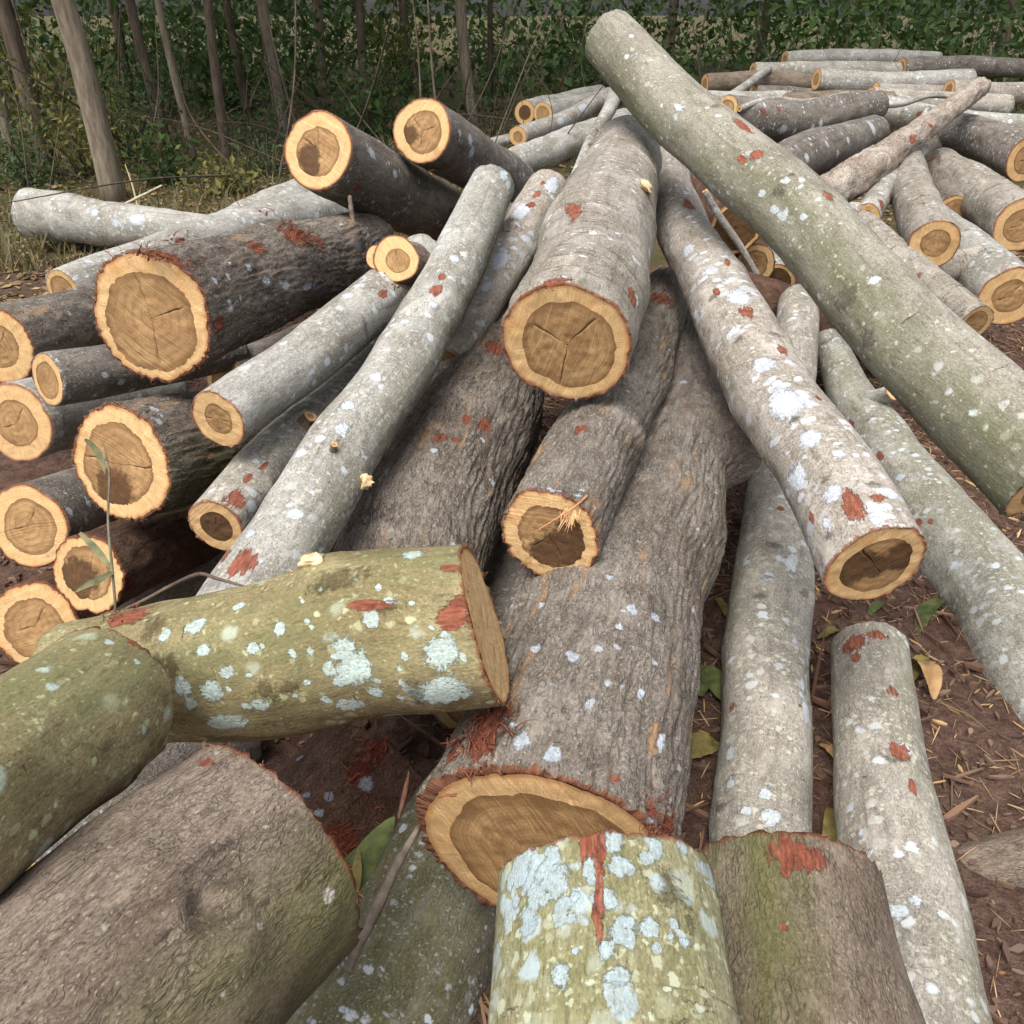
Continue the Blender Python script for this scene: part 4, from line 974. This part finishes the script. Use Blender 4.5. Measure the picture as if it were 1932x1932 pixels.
def tree(x, y, rad, h, lean, label, seed, crown_r=1.9, leafn=900, hue=(0,0,0)):
    r = np.random.default_rng(seed); z0 = float(gz(np.array([x]), np.array([y]))[0])-.08
    top = np.array([x+lean[0]*h, y+lean[1]*h, h])
    base = np.array([x, y, z0])
    pts = np.array([base, base*.72+top*.28+r.normal(0, .05, 3), base*.4+top*.6+r.normal(0, .08, 3), top])
    V, q, t, C, R, T = tube(pts, [rad*1.15, rad*.95, rad*.75, rad*.4], 20, seed, .12)
    V = [V]; q = [q]; t = [t]; nb = len(V[0])
    ends = []
    for k in range(6):
        f = r.uniform(.55, .95); p = base+(top-base)*f; a = r.uniform(0, 6.28); l = crown_r*r.uniform(.6, 1.1)
        e = p+np.array([math.cos(a)*l, math.sin(a)*l, l*r.uniform(.3, .8)])
        v, qq, tt, *_ = tube(np.array([p, (p+e)/2+[0, 0, .1], e]), [rad*.32, rad*.2, rad*.06], 6, seed+k)
        V.append(v); q.append(qq+nb); t.append(tt+nb); nb += len(v); ends.append(e)
    VV = np.vstack(V)
    root = bpy.data.objects.new('tree', None); COL.objects.link(root)
    tag(root, label, 'tree', 'trees at the forest edge')
    o = mk('trunk', VV, np.vstack(q), np.vstack(t), [TRUNKS[seed % len(TRUNKS)]], None, root)
    Pl = np.vstack([blob(r, leafn//6, e+r.normal(0, .2, 3), crown_r*.62*np.array([1, 1, .6])) for e in ends])
    v, tt, rn = leaves(Pl, .21, r)
    mk('crown', v, None, tt, [LEAFD], {'rnd': rn}, root, False)
    root['base'] = (x, y, z0)
    return root
TRUNKS = [plain_mat('tree_bark_grey', (104,92,78), (140,128,110), 3, .95, .8, .03, (6, 6, 1.2), 'Object'),
          plain_mat('tree_bark_dark', (70,60,50), (102,90,76), 3, .95, .8, .03, (6, 6, 1.2), 'Object')]
def gp(x, y): p = ground_at(x, y); return p[0], p[1]
TREES = [
 # base pixel, radius px, lean, label
 ((216,376), 20, (-.045,0), 'leaning pale barked tree closest to the white spotted log', 0),
 ((322,292), 9, (-.03,0), 'thin tree standing just behind the leaning pale barked one', 1),
 ((366,300), 6, (.0,0), 'pole thin sapling between the leaning tree and the orange rimmed log', 0),
 ((428,310), 9, (.03,0), 'dark thin tree with undergrowth at its foot, in front of the thicket', 1),
 ((538,262), 10, (-.02,0), 'slender pale tree just beside the orange rimmed end', 0),
 ((690,235), 7, (.02,0), 'thin dark tree seen between the two uppermost log ends', 1),
 ((893,240), 10, (-.01,0), 'straight brown tree rising behind the uppermost stout log', 0),
 ((925,215), 5, (.02,0), 'sapling right next to the straight brown tree', 1),
 ((95,330), 15, (-.03,0), 'tree beyond the leaning pale barked one, at the edge of the wood', 1),
 ((30,290), 12, (.02,0), 'outermost tree on the leaning tree side of the wood', 0),
 ((470,225), 7, (-.01,0), 'slim tree deep in the wood above the grey sloping log', 1),
 ((610,190), 8, (.01,0), 'slim tree deep in the wood above the orange rimmed end', 0),
 ((770,180), 8, (.0,0), 'slim tree deep in the wood above the pale hearted end', 1),
 ((1050,160), 7, (.02,0), 'slim tree deep in the wood above the farthest logs', 0),
 ((250,215), 8, (.0,0), 'slim dark tree deep in the wood behind the leaning one', 1),
 ((1260,120), 9, (.01,0), 'tree behind the heap above the diagonal log', 0),
 ((1430,122), 8, (-.02,0), 'tree behind the far top of the heap', 1),
 ((1590,118), 10, (.02,0), 'broad tree behind the grey green log', 0),
 ((1745,124), 8, (.0,0), 'slender tree behind the gnarled dead trunk', 1),
 ((1880,130), 11, (-.02,0), 'stout tree at the end of the wood behind the heap', 0),
]
for k, (b, rp, ln, lb, kind) in enumerate(TREES):
    x, y = gp(*b)
    if y > 24: x, y = x*24/y, 24
    d = (np.array([x, y, 0])-CAM)@FW
    tree(x, y, rp*d/F, 5.5+.8*(k % 3), ln, lb, 2*(40+k)+kind, 1.9)

def shrub(x, y, h, w, n, label, seed, mat, size):
    r = np.random.default_rng(seed); z0 = float(gz(np.array([x]), np.array([y]))[0])
    V, q, t, nb, P = [], [], [], 0, []
    for k in range(9):
        a = r.uniform(0, 6.28); e = np.array([x+math.cos(a)*w*r.uniform(.2, 1), y+math.sin(a)*w*r.uniform(.2, 1), z0+h*r.uniform(.5, 1)])
        m = np.array([x, y, z0])*.5+e*.5+r.normal(0, .06, 3)
        v, qq, tt, *_ = tube(np.array([[x+r.normal(0, .04), y+r.normal(0, .04), z0-.05], m, e]), [.012, .009, .003], 5, seed+k)
        V.append(v); q.append(qq+nb); t.append(tt+nb); nb += len(v)
        f = r.random(n//9)[:, None]
        P.append(np.where(f < .5, np.array([x, y, z0])+(m-[x, y, z0])*f*2, m+(e-m)*(f*2-1))+r.normal(0, w*.22, (n//9, 3)))
    root = bpy.data.objects.new('shrub', None); COL.objects.link(root); root['base'] = (x, y, z0)
    tag(root, label, 'shrub', 'shrubs of the forest undergrowth')
    mk('stems', np.vstack(V), np.vstack(q), np.vstack(t), [TRUNKS[1]], None, root)
    v, tt, rn = leaves(np.vstack(P), size, r, .5, .5)
    mk('foliage', v, None, tt, [mat], {'rnd': rn}, root, False)
SHR = [((255,300),1.0,.7,'leafy shrub behind the leaning pale barked tree'),((330,345),.5,.5,'low bright shrub by the dry stalks'),((480,290),.8,.7,'leafy shrub in front of the dark thin tree'),
 ((420,370),.35,.45,'knee high shrub behind the grey sloping log'),((510,330),.5,.5,'low shrub beside the orange rimmed end'),((700,270),.9,.8,'shrub between the two uppermost log ends'),
 ((920,255),.7,.8,'shrub at the foot of the straight brown tree'),((170,330),.9,.8,'bushy shrub under the leaning tree'),((60,350),.8,.8,'outermost bushy shrub of the wood edge'),
 ((440,215),1.6,1.4,'tall shrub deep in the wood above the grey sloping log'),((600,185),1.7,1.5,'tall shrub deep in the wood behind the orange rimmed end'),((760,185),1.7,1.5,'tall shrub deep in the wood behind the pale hearted end'),
 ((950,180),1.5,1.5,'tall shrub deep in the wood beside the farthest logs'),((1120,130),1.6,1.5,'tall shrub deep in the wood behind the pale pole'),((290,225),1.6,1.4,'tall shrub deep in the wood behind the leaning tree'),((80,250),1.6,1.4,'tall shrub at the outer end of the wood')]
for k, (b, h, w, lb) in enumerate(SHR):
    x, y = gp(*b)
    if y > 21: x, y = x*21/y, 21
    shrub(x, y, h, w, 1000 if h > .7 else 360, lb, 300+k, (LEAFB, LEAFD, LEAFB, LEAFY)[k % 4], (.06, .10, .045, .08)[k % 4]+.04*(h > 1))
# the wood behind: one far mass of foliage
n = 52000
px_ = rg.uniform(-20, 22, n); py_ = rg.uniform(15, 27, n); pz_ = rg.uniform(.1, 4.6, n)*(.35+.65*rg.random(n))
keep = fbm(px_*.55, py_*.45, pz_*.7, 71, 3) > -.22
v, tt, rn = leaves(np.stack([px_, py_, pz_], -1)[keep], .20, rg, .3, .5)
tag(mk('far_thicket', v, None, tt, [LEAFD], {'rnd': rn}, None, False), 'dark thicket filling the depth of the wood', 'thicket', None, 'stuff')
# thin bare stems and fallen branches tangled through the undergrowth
V, Q_, nb = [], [], 0
for k in range(300):
    y0 = 8.6+rg.random()**1.4*12; x0 = rg.uniform(-9, 9)*(y0/12+.1)
    if x0 > .5 and y0 < 12: continue
    z0 = float(gz(np.array([x0]), np.array([y0]))[0]); up_ = rg.random() < .55
    d = rg.normal(0, 1, 3); d[2] = rg.uniform(1.5, 4) if up_ else rg.uniform(.0, .5); d /= np.linalg.norm(d); L_ = rg.uniform(.6, 3.0)
    a = np.array([x0, y0, z0+(0 if up_ else rg.uniform(.0, .25))]); b = a+d*L_*.5+rg.normal(0, .08, 3); e = a+d*L_+rg.normal(0, .2, 3)
    r0 = rg.uniform(.004, .018)
    v, q, *_ = tube(np.array([a, b, e]), [r0, r0*.75, r0*.3], 5, k)
    V.append(v); Q_.append(q+nb); nb += len(v)
tag(mk('tangled_stems', np.vstack(V), np.vstack(Q_), None, [TRUNKS[1]]), 'thin bare stems and fallen branches tangled in the undergrowth', 'undergrowth', None, 'stuff')
# canopy leaves out of view overhead, put in to darken the wood
n = 30000
px_ = rg.uniform(-17, 19, n); py_ = rg.uniform(8.2, 25, n); pz_ = 4.6+rg.random(n)*2.4
keep = fbm(px_*.5, py_*.5, pz_*.4, 75, 3) > -.35
v, tt, rn = leaves(np.stack([px_, py_, pz_], -1)[keep], .30, rg, .2, .6)
tag(mk('shade_canopy', v, None, tt, [LEAFD], {'rnd': rn}, None, False), 'unseen leafy canopy added to shade the wood', 'foliage', None, 'stuff')
# undergrowth blades and litter on the forest floor
n = 26000
y_ = 6.0+rg.random(n)**1.3*11; x_ = rg.uniform(-8, 9, n)*(y_/11+.15)
k = (fbm(x_*.8, y_*.8, 0, 81, 3) > -.15) & ~((x_ > .3+.12*(y_-6)) & (y_ < 10))
x_, y_ = x_[k], y_[k]; n = len(x_); z_ = gz(x_, y_)
d = np.stack([rg.normal(0, .55, n), rg.normal(0, .55, n), np.ones(n)], -1); L = rg.uniform(.06, .32, n)*(.5+.8*(vnoise(x_*.7, y_*.7, 3, 5)*.5+.5)); w = rg.uniform(.003, .009, n)
a = np.stack([x_, y_, z_], -1); sd = np.stack([d[:, 1]+.3, -d[:, 0]+.2, d[:, 2]*0], -1); sd /= np.linalg.norm(sd, axis=1)[:, None]
e = a+d*L[:, None]; m = a+d*L[:, None]*.55+np.array([0, 0, 1])*L[:, None]*.08; e[:, 2] -= L*.2
V = np.stack([a-sd*w[:, None], a+sd*w[:, None], m+sd*w[:, None]*.8, m-sd*w[:, None]*.8, e], 1).reshape(-1, 3)
k = np.arange(n)*5
tag(mk('undergrowth', V, np.stack([k, k+1, k+2, k+3], -1), np.stack([k+3, k+2, k+4], -1), [GRASS], {'rnd': np.repeat(rg.random(n), 5)}, None, False), 'dry grass and weeds of the forest floor', 'grass', None, 'stuff')
n = 24000
y_ = 5.2+rg.random(n)**1.3*12; x_ = rg.uniform(-8, 9, n)*(y_/11+.15)
k = ~((x_ > -1.2) & (x_ < 2.8) & (y_ < 8.5)); x_, y_ = x_[k], y_[k]; n = len(x_)
v, tt, rn = leaves(np.stack([x_, y_, gz(x_, y_)+.012], -1), .085, rg, 0, .5)
v[:, 2] = gz(v[:, 0], v[:, 1])+.006+np.abs(v[:, 2]-gz(v[:, 0], v[:, 1]))*.35
tag(mk('leaf_litter', v, None, tt, [LITTER], {'rnd': rn}, None, False), 'fallen dry leaves on the forest floor', 'leaf litter', None, 'stuff')
# chips, bark crumbs and fine twigs on the bare soil
def bits(name, n, xr, yr, lr, wr, mat, label, cat, seed):
    r = np.random.default_rng(seed)
    x = r.uniform(*xr, n); y = r.uniform(*yr, n)
    k = fbm(x*3, y*3, 0, seed, 2) > -.5; x, y = x[k], y[k]; n = len(x)
    a = r.uniform(0, 6.28, n); L = r.uniform(*lr, n)*(1+1.5*(r.random(n) < .05)); w = r.uniform(*wr, n); tl = r.normal(0, .22, n)
    d = np.stack([np.cos(a), np.sin(a), tl], -1)*L[:, None]*.5; sd = np.stack([-np.sin(a), np.cos(a), r.normal(0, .3, n)], -1)*w[:, None]*.5
    cc_ = np.stack([x, y, gz(x, y)+.004+np.abs(tl)*L*.4], -1); up = np.zeros((n, 3)); up[:, 2] = w*.45
    V = np.stack([cc_-d-sd*.4, cc_-d*.2-sd, cc_+d-sd*.2, cc_+d*.9+sd*.3, cc_+sd, cc_-d*.9+sd*.5], 1)
    V = np.concatenate([V-up[:, None], V+up[:, None]], 1).reshape(-1, 3)
    k = np.arange(n)*12
    Qs = [np.stack([k+6, k+7, k+10, k+11], -1), np.stack([k+7, k+8, k+9, k+10], -1)]
    for i_ in range(6): Qs.append(np.stack([k+i_, k+(i_+1) % 6, k+6+(i_+1) % 6, k+6+i_], -1))
    tag(mk(name, V, np.vstack(Qs), None, [mat], {'rnd': np.repeat(r.random(n), 12)}, None, False), label, cat, None, 'stuff')
bits('wood_chips', 2600, (-.2, 3.2), (.6, 5.2), (.012, .05), (.002, .008), CHIP, 'pale wood chips and splinters on the soil', 'wood chips', 51)
bits('bark_strips', 700, (-1.6, 3.2), (.6, 5.2), (.05, .16), (.006, .018), leaf_mat('bark_strip', (78,54,44), (140,110,88), 0), 'strips of torn bark and twigs on the soil', 'bark litter', 53)
bits('straw_fibres', 5000, (-.2, 3.2), (.6, 5.2), (.02, .08), (.0012, .003), leaf_mat('straw_fibre', (120,96,70), (184,156,116), 0), 'fine wood fibres on the soil', 'wood chips', 54)
bits('bark_crumbs', 16000, (-1.8, 3.4), (.4, 5.2), (.008, .04), (.004, .016), leaf_mat('bark_crumb', (70,52,44), (120,96,80), 0), 'dark bark crumbs on the soil', 'bark litter', 52)

# long fallen leaves one can tell apart
def fallen(label, p0, p1, w, kind, seed, lift=.02):
    a, b = ground_at(*p0), ground_at(*p1)
    r = np.random.default_rng(seed); n = 16
    f = np.linspace(0, 1, n); S = a+(b-a)*f[:, None]; S[:, 2] += lift*(np.sin(f*np.pi)+.4)+r.normal(0, .002, n)
    T = (b-a)/np.linalg.norm(b-a); sd = np.cross(T, [0, 0, 1.]); L = np.linalg.norm(b-a)
    S += sd*(.06*L*np.sin(f*3.3+seed))[:, None]
    ww = w*np.sin(np.clip(f*np.pi*.97+.05, 0, np.pi))**.7+.0008
    c_ = .35*r.uniform(-1, 1)
    G_ = np.stack([S-sd*ww[:, None]+[0, 0, 1]*(ww*(.35+c_))[:, None], S, S+sd*ww[:, None]+[0, 0, 1]*(ww*(.35-c_))[:, None]], 1).reshape(-1, 3)
    q = [[3*i_+j_, 3*i_+j_+1, 3*i_+j_+4, 3*i_+j_+3] for i_ in range(n-1) for j_ in (0, 1)]
    return tag(mk('fallen_leaf', G_, q, None, [FL[kind]], {'rnd': np.full(len(G_), r.random())}), label, 'leaf', 'long leaves fallen between the logs')
FL = [plain_mat('leaf_green', (52,64,36), (92,98,54), 22, .8, .6, .004), plain_mat('leaf_olive', (84,80,44), (130,114,66), 24, .8, .6, .004), plain_mat('leaf_tan', (128,96,62), (172,138,96), 14, .7, .3, .002)]
fallen('olive leaf tip beneath the end of the pale hanging log', (1540,1208), (1590,1198), .018, 1, 1)
fallen('dark green leaf between the largest log and the white spotted grey log', (1312,1260), (1360,1330), .028, 0, 2)
fallen('second dark green leaf crossing the one between the largest and the grey log', (1320,1320), (1345,1275), .022, 0, 3)
fallen('yellow olive leaf lying flat against the foot of the grey log', (1292,1440), (1356,1408), .030, 1, 4)
fallen('narrow olive leaf at the side of the largest log, higher up', (1340,1130), (1384,1180), .014, 1, 5)
fallen('dark olive leaf between the grey log and the pale spotted log', (1558,1610), (1566,1530), .024, 1, 6)
fallen('thin tan blade between the grey log and the pale spotted log', (1545,1408), (1578,1446), .008, 2, 7)
fallen('brown curled leaf beyond the torn end of the pale spotted log', (1722,1260), (1752,1330), .030, 2, 8, .05)
fallen('olive leaf above the brown curled leaf', (1716,1290), (1750,1245), .020, 1, 9)
fallen('dark leaf at the torn end of the pale spotted log', (1735,1200), (1775,1130), .026, 0, 10)
fallen('dark green leaf under the round end of the hanging log', (1640,1170), (1662,1140), .014, 0, 11)
fallen('green leaf sticking out behind the pale grey green log', (1770,1060), (1800,1000), .03, 0, 12)
# blades in the hollow below the middle of the heap
for k, (lb, pts, w) in enumerate([('broad dark green blade leaning beside the largest log', [at(655,1690,1.42), at(690,1620,1.46), at(745,1540,1.5)], .022), ('narrow olive blade beside the broad dark green blade', [at(660,1720,1.4), at(672,1650,1.42), at(676,1600,1.45)], .009), ('slender green blade tucked behind the broad dark one', [at(625,1660,1.48), at(680,1610,1.50), at(720,1570,1.52)], .012)]):
    S = catmull(np.array(pts), np.linspace(0, 1, 18)); T = np.gradient(S, axis=0); sd = np.cross(T, FW); sd /= np.linalg.norm(sd, axis=1)[:, None]
    ww = w*np.sin(np.linspace(.3, np.pi, 18))**.7+.0005; up = -FW
    G_ = np.stack([S-sd*ww[:, None], S+up*(ww*.4)[:, None], S+sd*ww[:, None]], 1).reshape(-1, 3)
    tag(mk('leaf_blade', G_, [[3*i_+j_, 3*i_+j_+1, 3*i_+j_+4, 3*i_+j_+3] for i_ in range(17) for j_ in (0, 1)], None, [FL[k % 2]]), lb, 'leaf', 'leaf blades in the hollow of the heap')

# ================================================================ light: bright overcast
w = bpy.data.worlds.new('World'); sc.world = w; w.use_nodes = True
nt = w.node_tree; bg = nt.nodes['Background']
sky = nt.nodes.new('ShaderNodeTexSky'); sky.sky_type = 'NISHITA'; sky.sun_disc = False
SE, SR = math.radians(62), math.radians(205)
sky.sun_elevation, sky.sun_rotation = SE, SR
sky.air_density, sky.dust_density, sky.ozone_density = 1.0, 4.0, 1.0
hs = nt.nodes.new('ShaderNodeHueSaturation'); hs.inputs['Saturation'].default_value = .5
nt.links.new(sky.outputs[0], hs.inputs['Color']); nt.links.new(hs.outputs[0], bg.inputs[0]); bg.inputs[1].default_value = SKY
sun = bpy.data.lights.new('sun', 'SUN'); sun.energy = SUN; sun.angle = math.radians(35); sun.color = (1, .98, .95)
so = bpy.data.objects.new('sun', sun); COL.objects.link(so)
dirv = Vector((math.sin(SR)*math.cos(SE), math.cos(SR)*math.cos(SE), math.sin(SE)))
so.rotation_euler = dirv.to_track_quat('Z', 'Y').to_euler()
sc.view_settings.view_transform = 'Standard'; sc.view_settings.look = 'None'; sc.view_settings.exposure = EXPO
sc.cycles.max_bounces = 4; sc.cycles.diffuse_bounces = 3; sc.cycles.transmission_bounces = 2; sc.cycles.glossy_bounces = 1
try: sc.cycles.use_denoising = True
except Exception: pass

# ================================================================ origins to each thing's base
bpy.context.view_layer.update()
def shift(o, d):
    for ch in o.children: shift(ch, d)
    if o.type == 'MESH': o.data.transform(__import__('mathutils').Matrix.Translation(d))
for o in list(sc.objects):
    if o.parent is None and o.type in ('MESH', 'EMPTY') and o.get('kind') is None:
        if 'base' in o: b = Vector(o['base']); del o['base']
        elif o.type == 'MESH':
            co_ = np.empty(len(o.data.vertices)*3, np.float32); o.data.vertices.foreach_get('co', co_); co_ = co_.reshape(-1, 3)
            b = Vector(((co_[:, 0].min()+co_[:, 0].max())/2, (co_[:, 1].min()+co_[:, 1].max())/2, co_[:, 2].min()))
        else: continue
        shift(o, -b); o.location = b
